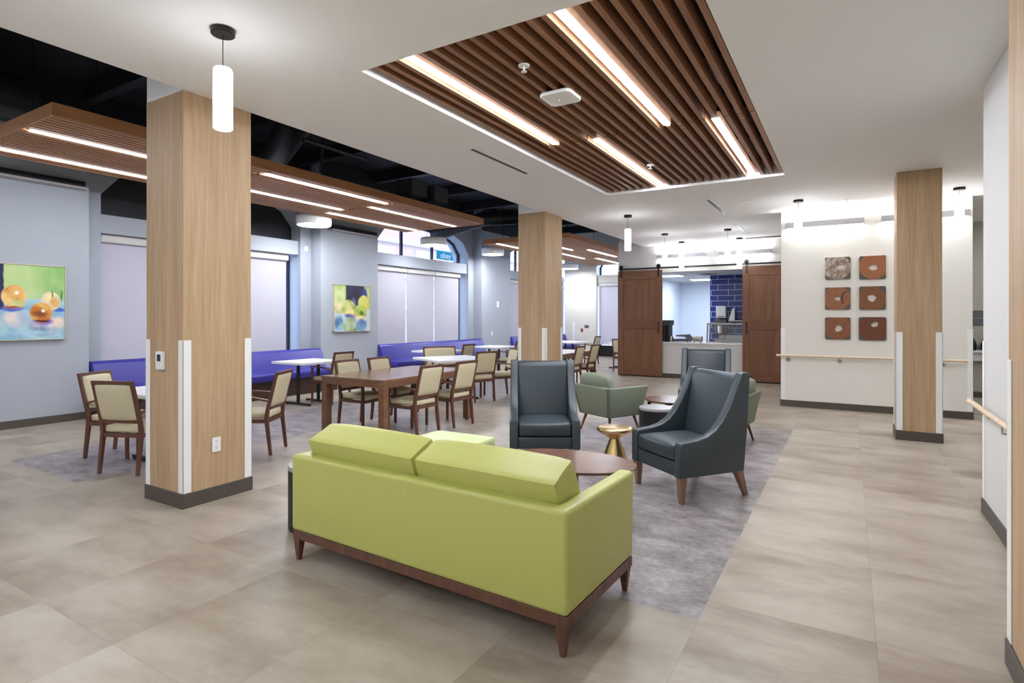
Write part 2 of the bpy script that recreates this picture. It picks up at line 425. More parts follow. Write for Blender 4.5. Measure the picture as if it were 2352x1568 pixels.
b = bm_new(); add_box(b, XF-.001, XF+.012, -4.2, 4.05, 0, .11); add_box(b, XF-.001, XF+.012, 8.39, 10.11, 0, .11); add_box(b, XF-.001, XF+.012, 14.62, 16.35, 0, .11)
struct('baseboard_left', b, 'base')
b = bm_new()
for y0_, y1_, x_ in ((-4.2,4.05,XF),(8.39,10.11,XF),(14.62,16.35,XF),(4.05,8.39,XI),(10.11,14.62,XI),(16.35,20.6,XI)): add_box(b, x_-.001, x_+.004, y0_, y1_, 4.22, TOP)
struct('wall_left_upper', b, 'black_ceiling')
# ---- far end wall of the dining room
YE = 20.6
wx0, wx1 = -8.45, -5.45
b = bm_new(); add_box(b, -9.8, wx0, YE, YE+.5, 0, TOP); add_box(b, wx1, -5.0, YE, YE+.5, 0, TOP)
ap = arch_pts(wx0, wx1)
for (ya, za), (yb, zb) in zip(ap, ap[1:]): add_prism(b, [(ya, za), (yb, zb), (yb, TOP), (ya, TOP)], YE, YE+.5, 'xz')
struct('wall_end', b, 'wall_cream')
b = bm_new(); add_box(b, -9.8, wx0, YE-.012, YE+.001, 0, .11); struct('baseboard_end', b, 'base')
b = bm_new(); add_box(b, wx0, wx1, YE-.005, YE+.4, 0, .42); struct('trim_2', b, 'black')
# ---- windows: frame, glass, header, blinds
def window(n, y0, y1, black_top=False):
    f = bm_new(); xa, xb = XG-.06, XG
    ys = [y0+.03, y0+(y1-y0)/3, y0+2*(y1-y0)/3, y1-.03]
    for i, yy in enumerate(ys):
        u = (yy-y0)/(y1-y0); zt = 3.45+.62*math.sqrt(max(0, 1-(2*u-1)**2))
        add_box(f, xa, xb, yy-.035, yy+.035, .72, zt)
    for z in (.75, 2.95): add_box(f, xa, xb, y0, y1, z-.03, z+.03)
    ap = arch_pts(y0, y1)
    for p, q in zip(ap, ap[1:]): add_bar(f, (xa+.03, p[0], p[1]-.03), (xa+.03, q[0], q[1]-.03), (.06, .07))
    w = struct('window_%d' % n, f, 'frame_dark')
    g = bm_new(); poly = [(y0, .72)]+[(p[0], p[1]) for p in ap]+[(y1, .72)]
    add_prism(g, poly, XG-.035, XG-.025); obj('pane', g, 'glass', w)
    h = bm_new(); add_box(h, XG+.03, XI-.04, y0+.0, y1-.02, 2.85, 3.15, .01); add_box(h, XG+.03, XI-.036, y0+.0, y1-.02, 2.985, 2.997)
    obj('header', h, 'wall_grey', w)
    if black_top:
        k = bm_new(); add_box(k, XG+.02, XG+.05, y0, y1, 3.15, 4.1); obj('blackout_panel', k, 'black_ceiling', w)
window(1, 4.34, 8.11, True); window(2, 10.39, 14.34); window(3, 16.63, 20.3)
def blind(y0, y1, label, g):
    t = thing('roller_blind', label, 'blind', (XI-.2, (y0+y1)/2, .78), 0, g)
    hw = (y1-y0)/2
    q = bm_new(); add_box(q, -.002, .002, -hw, hw, 0, 2.0); obj('blind_fabric', q, 'blind', t)
    q = bm_new(); add_box(q, -.05, .07, -hw-.02, hw+.02, 1.94, 2.065, .01); obj('valance', q, 'valance', t)
    q = bm_new(); add_box(q, -.008, .008, -hw, hw, -.03, 0, .003); obj('bottom_bar', q, 'valance', t)
for k, (y0, y1) in enumerate([(4.42,5.6),(5.64,6.8),(6.84,7.9)]):
    blind(y0, y1, ['left blind of the first window, left of the big wood column', 'middle blind of the first window, behind the big wood column', 'right blind of the first window, between big wood column and small painting'][k], 'roller blinds on the first window')
for k, (y0, y1) in enumerate([(10.47,11.67),(11.73,12.86),(12.92,14.1)]):
    blind(y0, y1, ['left blind under the arched window right of the small painting', 'middle blind under the arched window with the street view', 'right blind under the arched window with the street view'][k], 'roller blinds under the arched window')
for k, (y0, y1) in enumerate([(16.72,17.9),(17.96,19.1),(19.16,20.2)]):
    blind(y0, y1, ['lowered blind of the third window, edge seen left of the second column', 'second blind of the third window, hidden by the second column', 'last blind of the third window, in the far corner'][k], 'roller blinds on the third window')
# end window (faces the camera)
f = bm_new()
for x in (wx0+.03, wx0+1.0, wx0+2.0, wx1-.03): add_box(f, x-.035, x+.035, YE+.36, YE+.42, .42, 3.45)
ap = arch_pts(wx0, wx1)
for p, q in zip(ap, ap[1:]): add_bar(f, (p[0], YE+.39, p[1]-.03), (q[0], YE+.39, q[1]-.03), (.06, .07))
w4 = struct('window_4', f, 'frame_dark')
g = bm_new(); add_prism(g, [(wx0, .42)]+ap+[(wx1, .42)], YE+.385, YE+.395, 'xz'); obj('pane', g, 'glass', w4)
h = bm_new(); add_box(h, wx0+.02, wx1-.02, YE+.08, YE+.34, 2.85, 3.15, .01); obj('header', h, 'valance', w4)
t = thing('roller_blind', 'tall lit blind over black panel on the far end wall beside barn door', 'blind', ((wx0+wx1)/2, YE+.2, .45))
hw = (wx1-wx0)/2-.05
q = bm_new(); add_box(q, -hw, hw, -.002, .002, 0, 2.33); obj('blind_fabric', q, 'blind', t)
q = bm_new(); add_box(q, -hw-.02, hw+.02, -.07, .05, 2.27, 2.39, .01); obj('valance', q, 'valance', t)
# ---- kitchen wall, accent wall, right wall, back wall
YK = 14.2
b = bm_new()
add_box(b, -5.2, -4.3, YK, YK+.15, 0, TOP); add_box(b, -1.9, -.98, YK, YK+.15, 0, H)
add_box(b, -4.3, -1.9, YK, YK+.15, 2.65, TOP); add_box(b, -4.3, -1.9, YK, YK+.15, 0, .86)
add_box(b, -1.9, -.98, YK, YK+.15, H, TOP)
struct('wall_kitchen', b, 'wall_white')
b = bm_new(); add_box(b, -5.2, -.98, YK-.012, YK+.001, 0, .11); struct('baseboard_kitchen', b, 'base')
YA = 10.7
b = bm_new(); add_box(b, -1.0, 1.575, YA, YA+.18, 0, H); add_box(b, -1.0, -.82, YA+.18, YK, 0, H); struct('wall_accent', b, 'wall_accent')
b = bm_new(); add_box(b, -1.012, 1.587, YA-.012, YA+.001, 0, .11); add_box(b, -1.012, -.999, YA, YK, 0, .11); add_box(b, 1.574, 1.587, YA, YA+.18, 0, .11)
struct('baseboard_accent', b, 'base')
XR = .9
b = bm_new(); add_box(b, XR, XR+.15, -4.2, 5.67, 0, H); struct('wall_right', b, 'wall_white')
b = bm_new(); add_box(b, XR-.012, XR+.001, -4.2, 5.67, 0, .11); add_box(b, XR-.012, XR+.16, 5.66, 5.682, 0, .11); struct('baseboard_right', b, 'base')
b = bm_new(); add_box(b, -10.7, 6.2, -4.3, -4.2, 0, TOP); struct('wall_back', b, 'wall_white')
b = bm_new(); add_box(b, 6.1, 6.2, -4.3, 14.3, 0, H); add_box(b, -.82, 6.1, 13.7, 13.85, 0, H); struct('wall_hall', b, 'niche')
b = bm_new(); add_box(b, -.8, 6.1, 13.688, 13.701, 0, .11); struct('baseboard_hall', b, 'base')
# kitchen room
b = bm_new(); add_box(b, -5.2, -5.05, YK+.15, 20.6, 0, TOP); add_box(b, -5.05, .5, 20.0, 20.15, 0, 3); add_box(b, .3, .5, YK+.15, 20, 0, 3)
struct('wall_kitchen_back', b, 'kitchen_wall')
b = bm_new(); add_box(b, -3.39, .3, 16.7, 16.9, 0, 2.7); struct('wall_tile', b, 'tile')
b = bm_new(); add_box(b, -5.05, .3, YK+.15, 20, 2.7, 2.75); struct('ceiling_kitchen', b, 'grid')
# ---- outside
b = bm_new(); add_box(b, -21, -20.5, -2, 50, -1.5, 7.5); o = obj('brick_building', b, 'outside_brick'); tag(o, 'pinkish brick building across the street seen through the arched window', 'building')
for z in (1.9, 3.6, 5.4):
    q = bm_new(); add_box(q, -20.5, -20.3, -2, 50, z, z+.28); obj('ledge', q, 'outside_pale', o)
for k in range(14):
    q = bm_new(); y = 6+k*3.0; add_box(q, -20.5, -20.42, y, y+1.3, 3.95, 5.2); obj('window', q, 'glass' if 0 else 'outside_pale', o)
b = bm_new(); add_box(b, -40, -10.9, -5, 60, -1.6, -1.5)
add_box(b, -9, -5, 21.8, 60, -1.6, -1.5)
o = obj('pavement', b, 'outside_pale'); o['kind'] = 'structure'; 
b = bm_new()
for k in range(18): add_box(b, -13.05, -12.95, 6+k*1.5, 6.1+k*1.5, -1.5, 3.6)
for z in (3.42, 3.0): add_box(b, -13.06, -12.94, 6, 31.6, z, z+.12)
o = obj('street_railing', b, 'plate_grey'); tag(o, 'grey railing with posts outside the arched window', 'railing')
def text_mesh(body, size, ext=.002):
    cu = bpy.data.curves.new('t', 'FONT'); cu.body = body; cu.size = size; cu.extrude = ext; cu.offset = size*.018; cu.align_x = 'CENTER'; cu.align_y = 'CENTER'
    o = bpy.data.objects.new('t', cu); C.objects.link(o)
    dg = bpy.context.evaluated_depsgraph_get(); me = bpy.data.meshes.new_from_object(o.evaluated_get(dg))
    bpy.data.objects.remove(o); bpy.data.curves.remove(cu); return me
t = thing('street_sign', 'teal street name sign with white lettering outside arched window', 'sign', (-11.6, 15.2, -1.5))
q = bm_new(); add_box(q, -.01, .01, -.55, .55, 4.93, 5.21, .004); obj('sign_plate', q, 'teal', t)
q = bm_new(); add_tube(q, [(0,0.5,0),(0,.5,5.3)], .03); obj('post', q, 'steel', t)
for txt, sz, dy, dz in (('olsey', .27, -.08, 5.06), ('ST', .11, .33, 5.12)):
    me = text_mesh(txt, sz); me.materials.append(M['white_plastic'])
    o = bpy.data.objects.new('lettering', me); C.objects.link(o); o.parent = t
    o.location = (.014, dy, dz); o.rotation_euler = (PI/2, 0, PI/2)

# ================================================================ COLUMNS AND GUARDS
def column(x0, x1, y0, y1, label, above=True, guards=((0,0),(1,0),(1,1),(0,1))):
    t = thing('column', label, 'column', ((x0+x1)/2, (y0+y1)/2, 0), 0, 'oak clad square columns')
    hx, hy = (x1-x0)/2, (y1-y0)/2
    q = bm_new(); add_box(q, -hx, hx, -hy, hy, .11, H); obj('cladding', q, 'oak', t)
    q = bm_new(); add_box(q, -hx-.012, hx+.012, -hy-.012, hy+.012, 0, .115, .003, 1); obj('base_trim', q, 'base', t)
    if above:
        q = bm_new(); add_box(q, -hx+.002, XS-(x0+x1)/2+.001, -hy+.002, hy-.002, H, TOP); obj('upper_shaft', q, 'ceiling', t)
    for gx, gy in guards:
        sx, sy = (1 if gx else -1), (1 if gy else -1)
        q = bm_new(); w = .062; e = .006
        xa, xb = sorted((sx*(hx+e), sx*(hx-w))); ya, yb = sorted((sy*(hy+e), sy*hy)); add_box(q, xa, xb, ya, yb, .118, 1.335, .002, 1)
        xa, xb = sorted((sx*(hx+e), sx*hx)); ya, yb = sorted((sy*(hy+e), sy*(hy-w))); add_box(q, xa, xb, ya, yb, .118, 1.335, .002, 1)
        obj('corner_guard', q, 'guard', t)
    return t
column(-5.08, XS-.001, 2.52, 3.11, 'large light oak column with thermostat and outlet on the left')
column(-4.98, XS+.08, 8.58, 9.24, 'light oak column behind the charcoal chair, next to dining chairs', False)
q = bm_new(); add_box(q, -4.978, XS-.001, 8.582, 9.238, H, TOP); struct('trim_3', q, 'ceiling')
column(.51, .965, 8.5, 8.98, 'oak column standing before the white wall with wooden wall art', False)
column(.6, 1.2, 2.62, 3.235, 'oak column cut by the right edge of the picture', False)
def lguard(x, y, sx, sy, label):
    q = bm_new(); w = .065; e = .006
    xa, xb = sorted((x+sx*e, x-sx*w)); ya, yb = sorted((y+sy*e, y)); add_box(q, xa, xb, ya, yb, .115, 1.335, .002, 1)
    xa, xb = sorted((x+sx*e, x)); ya, yb = sorted((y+sy*e, y-sy*w)); add_box(q, xa, xb, ya, yb, .115, 1.335, .002, 1)
    tag(obj('corner_guard', centred(q, x, y, .115), 'guard', None, loc=(x, y, .115)), label, 'corner guard', 'white corner guards on the walls')
lguard(-1.0, YA, -1, -1, 'white corner guard at the left end of the accent wall')
lguard(1.575, YA, 1, -1, 'white corner guard at the right end of the accent wall')
lguard(XR, 5.67, -1, 1, 'white corner guard at the end of the right wall above handrail')
q = bm_new(); add_box(q, -9.44, -9.36, YE-.012, YE-.0, .115, 1.335, .002, 1)
tag(obj('corner_guard', centred(q, -9.4, YE, .115), 'guard', None, loc=(-9.4, YE, .115)), 'white guard strip in the far corner of the dining room', 'corner guard', 'white corner guards on the walls')

# ================================================================ CEILING FITTINGS
t = thing('slatted_ceiling_panel', 'long recessed walnut slat panel with linear lights in the white ceiling', 'ceiling panel', (RX0, RY0, H))
q = bm_new(); lights = [(-2.673, 3.03, 5.40), (-1.493, 3.03, 5.40), (-2.244, 5.46, 7.90), (-1.064, 5.46, 7.90)]
x = RX0+.075; n = 0
while x < RX1-.02:
    for (ya, yb) in ((RY0+.005, 5.425), (5.445, RY1-.005)):
        if not any(abs(x-lx) < .05 and la < (ya+yb)/2 < lb for lx, la, lb in lights):
            add_box(q, x-.021-RX0, x+.021-RX0, ya-RY0, yb-RY0, .035, .145)
    x += .10727; n += 1
obj('slats', q, 'slat', t)
q = bm_new(); add_box(q, .01, RX1-RX0-.01, .01, RY1-RY0-.01, .2, .21)
for yy in (.4, 1.4, 2.2, 2.6, 3.6, 4.6): add_box(q, .02, RX1-RX0-.02, yy, yy+.05, .15, .2)
obj('backing', q, 'black', t)
LL = ['near left linear light in the slatted ceiling panel', 'long right linear light in the near half of the slat panel', 'middle linear light in the far half of the slat panel', 'right linear light in the far half of the slat panel']
def linear(lx, ya, yb, z, label, group, mats='strip', w=.062):
    t = thing('linear_light', label, 'light', (lx, ya, z), 0, group)
    q = bm_new(); add_box(q, -w/2-.006, w/2+.006, 0, yb-ya, .012, .07); obj('housing', q, 'white_plastic', t)
    h = (yb-ya)/2
    for k in range(2):
        q = bm_new(); add_box(q, -w/2, w/2, k*h+.004, (k+1)*h-.004, 0, .0118, .003, 1); obj('diffuser', q, mats, t)
for (lx, ya, yb), lab in zip(lights, LL): linear(lx, ya, yb, H+.03, lab, 'linear lights in the slatted panel', 'strip_lounge')
# suspended clouds
def cloud(x0, x1, y0, ycuts, z, label, lts, nslat=24):
    y1 = ycuts[-1]; t = thing('suspended_slat_cloud', label, 'ceiling panel', (x0, y0, z), 0, 'hanging wooden slat clouds')
    w, L = x1-x0, y1-y0
    q = bm_new(); pitch = w/nslat
    for k in range(1, nslat):
        xx = k*pitch; ya = y0
        for yc in ycuts:
            if not any(abs(x0+xx-lx) < .055 and la < (ya+yc)/2 < lb for lx, la, lb in lts):
                add_box(q, xx-.027, xx+.027, ya-y0+.02, yc-y0-.02, .004, .06)
            ya = yc
    obj('slats', q, 'cloud', t)
    q = bm_new()
    for xx in (0, w-.022): add_box(q, xx, xx+.022, 0, L, 0, .125)
    for yy in (0, L-.022): add_box(q, .022, w-.022, yy, yy+.022, 0, .125)
    obj('fascia', q, 'cloud', t)
    q = bm_new(); add_box(q, .03, w-.03, .03, L-.03, .085, .095); obj('backing', q, 'black', t)
    for k in range(4):
        q = bm_new(); add_tube(q, [(.3 if k % 2 else w-.3, .5+(L-1)*(k//2), .09), (.3 if k % 2 else w-.3, .5+(L-1)*(k//2), TOP-z)], .006, 6); obj('hanger_rod', q, 'black', t)
CZ = 3.47
lt1 = [(-7.36, 2.5, 4.84), (-8.46, 2.5, 4.84), (-6.85, 4.9, 7.28), (-7.95, 4.9, 7.28), (-7.3, 7.36, 9.85), (-8.38, 7.36, 9.85)]
cloud(-8.78, -6.6, 2.42, [4.87, 7.32, 9.92], CZ, 'large hanging oak slat cloud over the near dining tables', lt1)
nm1 = ['right light at the near end of the near cloud', 'left light at the near end of the near cloud', 'right light in the middle section of the near cloud', 'left light in the middle section of the near cloud', 'right light at the far end of the near cloud', 'left light at the far end of the near cloud']
for (lx, a, c), lab in zip(lt1, nm1): linear(lx, a, c, CZ-.004, lab, 'linear lights in the near cloud', w=.075)
lt2 = [(-8.05, 12.75, 15.1), (-6.95, 12.75, 15.1), (-7.6, 15.25, 17.5), (-6.5, 15.25, 17.5), (-7.2, 17.6, 19.9), (-6.1, 17.6, 19.9)]
cloud(-8.4, -5.9, 12.65, [15.15, 17.55, 20.0], CZ, 'far hanging oak slat cloud beyond the second column', lt2, 26)
nm2 = ['left light at the near end of the far cloud, left of the second column', 'right light at the near end of the far cloud', 'left light in the middle section of the far cloud', 'right light in the middle section of the far cloud', 'left light at the far end of the far cloud', 'right light at the far end of the far cloud']
for (lx, a, c), lab in zip(lt2, nm2): linear(lx, a, c, CZ-.004, lab, 'linear lights in the far cloud', w=.075)
# unseen fill lights added behind the camera to brighten the room
for k, (lx, ly) in enumerate([(-3.4,-3.2), (-1.6,-3.2), (-.2,-3.2), (-3.4,-.9)][:4]):
    linear(lx, ly, ly+2.2, H-.075, 'added ceiling fill light behind the viewer', 'added fill lights behind the viewer', 'fill_light')
for k, (lx, ly) in enumerate([(-6.9,-3.4), (-8.3,-3.4), (-6.9,-.6), (-8.3,-.6)]):
    linear(lx, ly, ly+2.4, CZ, 'added hanging fill light behind the viewer', 'added dining fill lights behind the viewer', 'strip')  # added as well, fill for the dining side
linear(3.3, 7.4, 9.8, H-.075, 'added corridor fill light around the corner of the right wall', 'added corridor fill lights', 'strip_lounge', .1)  # both corridor lights are out of view, added to brighten the hall
linear(3.3, 11.4, 13.2, H-.075, 'added corridor fill light behind the accent wall', 'added corridor fill lights', 'fill_light', .1)
# disc pendants
def disc(x, y, z, label):
    t = thing('disc_pendant', label, 'pendant light', (x, y, z), 0, 'round disc pendants over the banquettes')
    q = bm_new(); add_lathe(q, [(.325,.0),(.335,.02),(.335,.17),(.32,.185),(0,.185)], seg=40); obj('shade', q, 'white_plastic', t, True)
    q = bm_new(); add_lathe(q, [(.315,-.004),(.315,.004),(0,.004),(0,-.004)][:2]+[(0,.004)], seg=40); add_lathe(q, [(0,-.004),(.315,-.004)], seg=40); obj('diffuser', q, 'disc', t)
    for a in range(3):
        q = bm_new(); add_tube(q, [(.2*math.cos(a*2.1), .2*math.sin(a*2.1), .16), (0, 0, TOP-z-.5), (0,0,TOP-z)], .004, 5); obj('suspension_wire', q, 'black', t)
disc(-9.12, 7.64, 3.34, 'disc pendant nearest the large column, above the white banquette table')
disc(-9.12, 11.4, 3.35, 'disc pendant hanging in front of the arched window')
disc(-9.12, 14.2, 3.38, 'disc pendant left of the second column')
disc(-9.12, 19.6, 3.35, 'farthest disc pendant, right of the second column')
# tube pendants
def pendant(x, y, label):
    t = thing('tube_pendant', label, 'pendant light', (x, y, 0), 0, 'white glass tube pendants')
    q = bm_new(); add_lathe(q, [(0,H-.036),(.066,H-.036),(.07,H-.032),(.07,H),(0,H)], seg=32); obj('canopy', q, 'black', t, True)
    q = bm_new(); add_tube(q, [(0,0,3.08),(0,0,H-.03)], .0028, 6); obj('cord', q, 'black', t)
    q = bm_new(); add_lathe(q, [(0,2.695),(.050,2.695),(.056,2.70),(.057,2.88),(.056,3.06),(.05,3.075),(.012,3.08),(0,3.08)], seg=32); obj('glass_tube', q, 'pend', t, True)
pendant(-3.37, 2.12, 'big glowing tube pendant hanging beside the large column')
pendant(-3.36, 9.65, 'tube pendant nearest the second column')
pendant(-3.42, 12.2, 'tube pendant before the left barn door opening, nearer one')
pendant(-3.44, 13.7, 'tube pendant close to the kitchen wall, left one')
pendant(-2.13, 12.2, 'tube pendant in front of the right wall light of the kitchen')
pendant(-2.14, 13.7, 'tube pendant close to the kitchen wall above the right barn door')
pendant(-.67, 9.74, 'tube pendant before the left end of the accent wall light')
pendant(1.32, 9.95, 'tube pendant right of the third oak column')
# wall sconces
def sconce(x0, x1, y, z, label):
    t = thing('wall_light', label, 'wall light', ((x0+x1)/2, y, z), 0, 'linear up and down wall lights'); h = (x1-x0)/2
    q = bm_new(); add_box(q, -h, h, -.085, -.075, 0, .095); add_box(q, -h, -h+.01, -.075, -.001, 0, .095); add_box(q, h-.01, h, -.075, -.001, 0, .095); add_box(q, -h+.01, h-.01, -.075, -.001, .035, .05)
    obj('housing', q, 'grey_bar', t)
    for zz in (.018, .070):
        q = bm_new(); add_box(q, -h+.012, h-.012, -.07, -.005, zz, zz+.006); obj('diffuser', q, 'sconce', t)
sconce(-.92, .21, YA, 3.02, 'left linear light high on the white accent wall')
sconce(.44, 1.53, YA, 3.02, 'right linear light high on the white accent wall, behind column')
sconce(-4.16, -2.99, YK, 2.99, 'left linear light above the barn door track')
sconce(-2.67, -1.53, YK, 2.99, 'right linear light above the barn door track')
# slot diffusers in lounge ceiling
def slot(x, y0, y1, label):
    t = thing('slot_diffuser', label, 'air vent', (x, (y0+y1)/2, H), 0, 'slot air diffusers in the white ceiling'); h = (y1-y0)/2
    q = bm_new(); add_box(q, -.055, -.026, -h, h, -.006, 0); add_box(q, .026, .055, -h, h, -.006, 0); add_box(q, -.05, .05, -h-.02, -h, -.006, 0); add_box(q, -.05, .05, h, h+.02, -.006, 0); obj('flange', q, 'ceiling', t)
    q = bm_new(); add_box(q, -.026, .026, -h, h, -.003, 0); obj('slot', q, 'black', t)
slot(-3.47, 4.98, 6.2, 'black slot diffuser left of the slat panel'); slot(-1.86, 9.0, 10.4, 'slot diffuser beyond the slat panel'); slot(-1.9, 11.7, 13.0, 'slot diffuser nearest the kitchen wall')
q = bm_new(); rp = []
for cx_, cy_, a0 in ((.085,.085,0),(-.085,.085,90),(-.085,-.085,180),(.085,-.085,270)):
    for k in range(7): a = math.radians(a0+15*k); rp.append((cx_+.055*math.cos(a), cy_+.055*math.sin(a)))
add_prism(q, rp, -.03, 0, 'xy', .009, 3)
t = thing('wireless_access_point', 'white rounded square wireless access point on the slats', 'access point', (-2.05, 4.23, H+.032))
obj('cover', q, 'white_plastic', t, True)
q = bm_new(); add_lathe(q, [(0,-.0315),(.004,-.0315),(.004,-.029)], -.02, .02, 10); obj('indicator_light', q, 'led', t)
def sprinkler(x, y, z, label, pend=True):
    t = thing('sprinkler', label, 'sprinkler', (x, y, z), 0, 'ceiling sprinkler heads')
    q = bm_new(); add_lathe(q, [(0,-.012),(.04,-.01),(.042,0),(0,0)], seg=24); obj('escutcheon', q, 'white_plastic', t, True)
    if pend:
        q = bm_new(); add_lathe(q, [(0,-.05),(.022,-.05),(.022,-.046),(.006,-.044),(.008,-.01),(0,-.01)], seg=16); obj('head', q, 'white_plastic', t, True)
sprinkler(-2.03, 3.58, H+.03, 'pendent sprinkler in the near half of the slat panel'); sprinkler(-2.05, 6.7, H+.03, 'pendent sprinkler in the far half of the slat panel')
sprinkler(-.03, 10.03, H, 'sprinkler in the white ceiling before the accent wall'); sprinkler(0, 7.0, H, 'flat sprinkler cap in the white ceiling before the third column', False)
def speaker(x, y, label):
    t = thing('ceiling_speaker', label, 'speaker', (x, y, H), 0, 'round ceiling speakers')
    q = bm_new(); add_lathe(q, [(0,-.006),(.105,-.006),(.115,0)], seg=32); obj('grille', q, 'ceiling', t, True)
speaker(-1.39, 9.45, 'round white ceiling speaker beyond the slat panel'); speaker(-3.75, 10.6, 'round ceiling speaker near the soffit edge')
t = thing('ceiling_vent', 'flat grey vent in the ceiling corner by the kitchen wall', 'air vent', (-1.55, 13.85, H))
q = bm_new(); add_box(q, -.5, .5, -.12, .12, -.008, 0); obj('frame', q, 'grey_bar', t)
q = bm_new()
for k in range(5): add_box(q, -.47, .47, -.1+k*.045, -.085+k*.045, -.012, -.0079)
obj('louvre', q, 'plate_grey', t)

# ================================================================ EXPOSED DECK: ducts, diffuser boxes
def duct(pts, r, label):
    q = bm_new(); add_tube(q, pts, r, 24)
    tag(obj('air_duct', q, 'duct', None, True), label, 'duct', 'dark ducts in the exposed ceiling')
duct([(-6.3,-4,4.40),(-6.3,12.0,4.40)], .28, 'long round black duct running over the dining room')
duct([(-9.35,-4,4.35),(-9.35,3.2,4.35)], .3, 'round black duct above the grey wall on the left')
duct([(-8.0,13.6,4.3),(-8.6,12.9,4.2),(-9.5,12.6,3.95),(-10.05,12.6,3.85)], .2, 'bent black duct crossing the arched window')
duct([(-7.0,5.6,4.5),(-8.2,6.2,4.4),(-9.4,6.6,4.1),(-10.05,6.6,3.8)], .24, 'bent black duct entering the blacked out window')
duct([(-5.75,3.35,4.1),(-5.75,3.9,4.0),(-5.7,4.5,4.12)], .17, 'short branch duct feeding the near diffuser box')
def dbox(x, y0, y1, z, h, n, label):
    t = thing('slot_diffuser_box', label, 'air vent', (x, y0, z), 0, 'hanging slot diffuser boxes'); L = y1-y0
    q = bm_new(); add_box(q, -.16, .16, 0, L, .04, h); obj('plenum', q, 'black_box', t)
    q = bm_new(); add_box(q, -.17, .17, -.01, L+.01, 0, .04); obj('rim', q, 'black', t)
    for yy in (.15, L-.15):
        q = bm_new(); add_box(q, -.01, .01, yy-.01, yy+.01, h, TOP-z); obj('hanger_rod', q, 'black', t)
    for k in range(n):
        q = bm_new(); xx = -.11+k*.22/max(1, n-1); add_box(q, xx-.02, xx+.02, .02, L-.02, -.006, 0); obj('blade', q, 'white_plastic', t)
dbox(-5.6, 2.05, 3.3, 3.85, .42, 3, 'slot diffuser box left of the large column')
dbox(-5.6, 9.1, 10.8, 3.85, .45, 2, 'slot diffuser box left of the second column')
dbox(-5.6, 12.9, 14.4, 3.85, .45, 2, 'slot diffuser box right of the second column')
def wallbar(y0, y1, z, label):
    t = thing('wall_slot_diffuser', label, 'air vent', (XF, y0, z), 0, 'slot diffusers on the window piers'); L = y1-y0
    q = bm_new(); add_box(q, .001, .09, 0, L, .03, .12); obj('body', q, 'black', t)
    q = bm_new(); add_box(q, .001, .14, 0, L, 0, .03); obj('lip', q, 'grey_bar', t)
wallbar(2.2, 3.97, 3.40, 'slot diffuser on the grey pier above the big painting'); wallbar(8.6, 10.0, 3.42, 'slot diffuser on the pier above the small painting')
# struts and pipes
def pipe(p, r, label): 
    q = bm_new(); add_tube(q, p, r, 8); tag(obj('ceiling_pipe', q, 'duct', None, True), label, 'pipe', 'dark pipes and struts in the exposed ceiling')
pipe([(-5.0,-4,4.2),(-5.0,14,4.2)], .035, 'thin dark pipe running along the soffit edge')
pipe([(-7.2,-4,4.6),(-7.2,20,4.6)], .03, 'thin dark pipe high over the middle of the dining room')
pipe([(-6.55,5.3,4.0),(-6.55,6.5,4.0)], .03, 'short horizontal strut above the near cloud')
pipe([(-6.55,5.6,3.6),(-6.55,5.75,5.0)], .02, 'leaning strut above the near cloud')
for k, y in enumerate((8.1, 8.75)):
    q = bm_new(); add_box(q, -.2, .2, -.22, .22, 0, .3, .01); tag(obj('junction_box', q, 'black_box', None, loc=(-7.0, y, 3.75)), ['left dark equipment box above the near cloud', 'right dark equipment box above the near cloud'][k], 'equipment box', 'equipment boxes above the cloud')

# ================================================================ WALL ITEMS
t = thing('thermostat', 'white thermostat with dark display on the large oak column', 'thermostat', (-4.84, 2.52, 1.165))
q = bm_new(); add_box(q, -.055, .055, -.026, -.001, -.075, .075, .006); obj('case', q, 'white_plastic', t, True)
q = bm_new(); add_box(q, -.025, .025, -.0285, -.0262, -.005, .05); obj('display', q, 'screen', t)
t = thing('power_outlet', 'white duplex outlet low on the large oak column', 'outlet', (XS, 2.79, .46), PI/2)
q = bm_new(); add_box(q, -.037, .037, -.008, -.001, -.06, .06, .003); obj('cover_plate', q, 'white_plastic', t)
for z in (-.025, .025):
    q = bm_new()
    for xx in (-.008, .006): add_box(q, xx, xx+.003, -.0092, -.0081, z, z+.012)
    add_box(q, -.003, .002, -.0092, -.0081, z-.01, z-.005); obj('socket', q, 'outlet_slot', t)
def plate(x, y, z, w, h, mt, label, cat, name, ax='x', grp=None):
    q = bm_new()
    if ax == 'x': add_box(q, .001, .014, -w/2, w/2, -h/2, h/2, .002, 1)
    else: add_box(q, -w/2, w/2, -.014, -.001, -h/2, h/2, .002, 1)
    return tag(obj(name, q, mt, None, loc=(x, y, z)), label, cat, grp)
plate(XF, 15.55, 1.94, .12, .2, 'white_plastic', 'upper small white box on the grey pier left of second column', 'sensor', 'wall_sensor')
plate(XF, 15.2, .98+.02, .08, .13, 'white_plastic', 'small white switch on the grey pier left of second column', 'switch', 'light_switch')
plate(XI, 8.25, 3.0, .1, .1, 'white_plastic', 'small white sensor beside the first window header', 'sensor', 'wall_sensor')
plate(-8.85, YE, 1.15, .17, .11, 'plate_grey', 'small dark room sign on the cream end wall', 'sign', 'room_sign', 'y')
plate(-9.05, YE, 1.0, .08, .13, 'red', 'red fire alarm pull station on the cream end wall', 'fire alarm', 'fire_alarm', 'y')
plate(2.09, 13.7, 1.58, .5, .13, 'plate_grey', 'upper dark grey plaque on the hall wall', 'sign', 'wall_plaque', 'y')
plate(2.09, 13.7, 1.43, .5, .13, 'plate_grey', 'lower dark grey plaque on the hall wall', 'sign', 'wall_plaque', 'y')
t = thing('wall_shelf', 'white ledge on the hall wall under the plaques', 'shelf', (2.1, 13.7, .86))
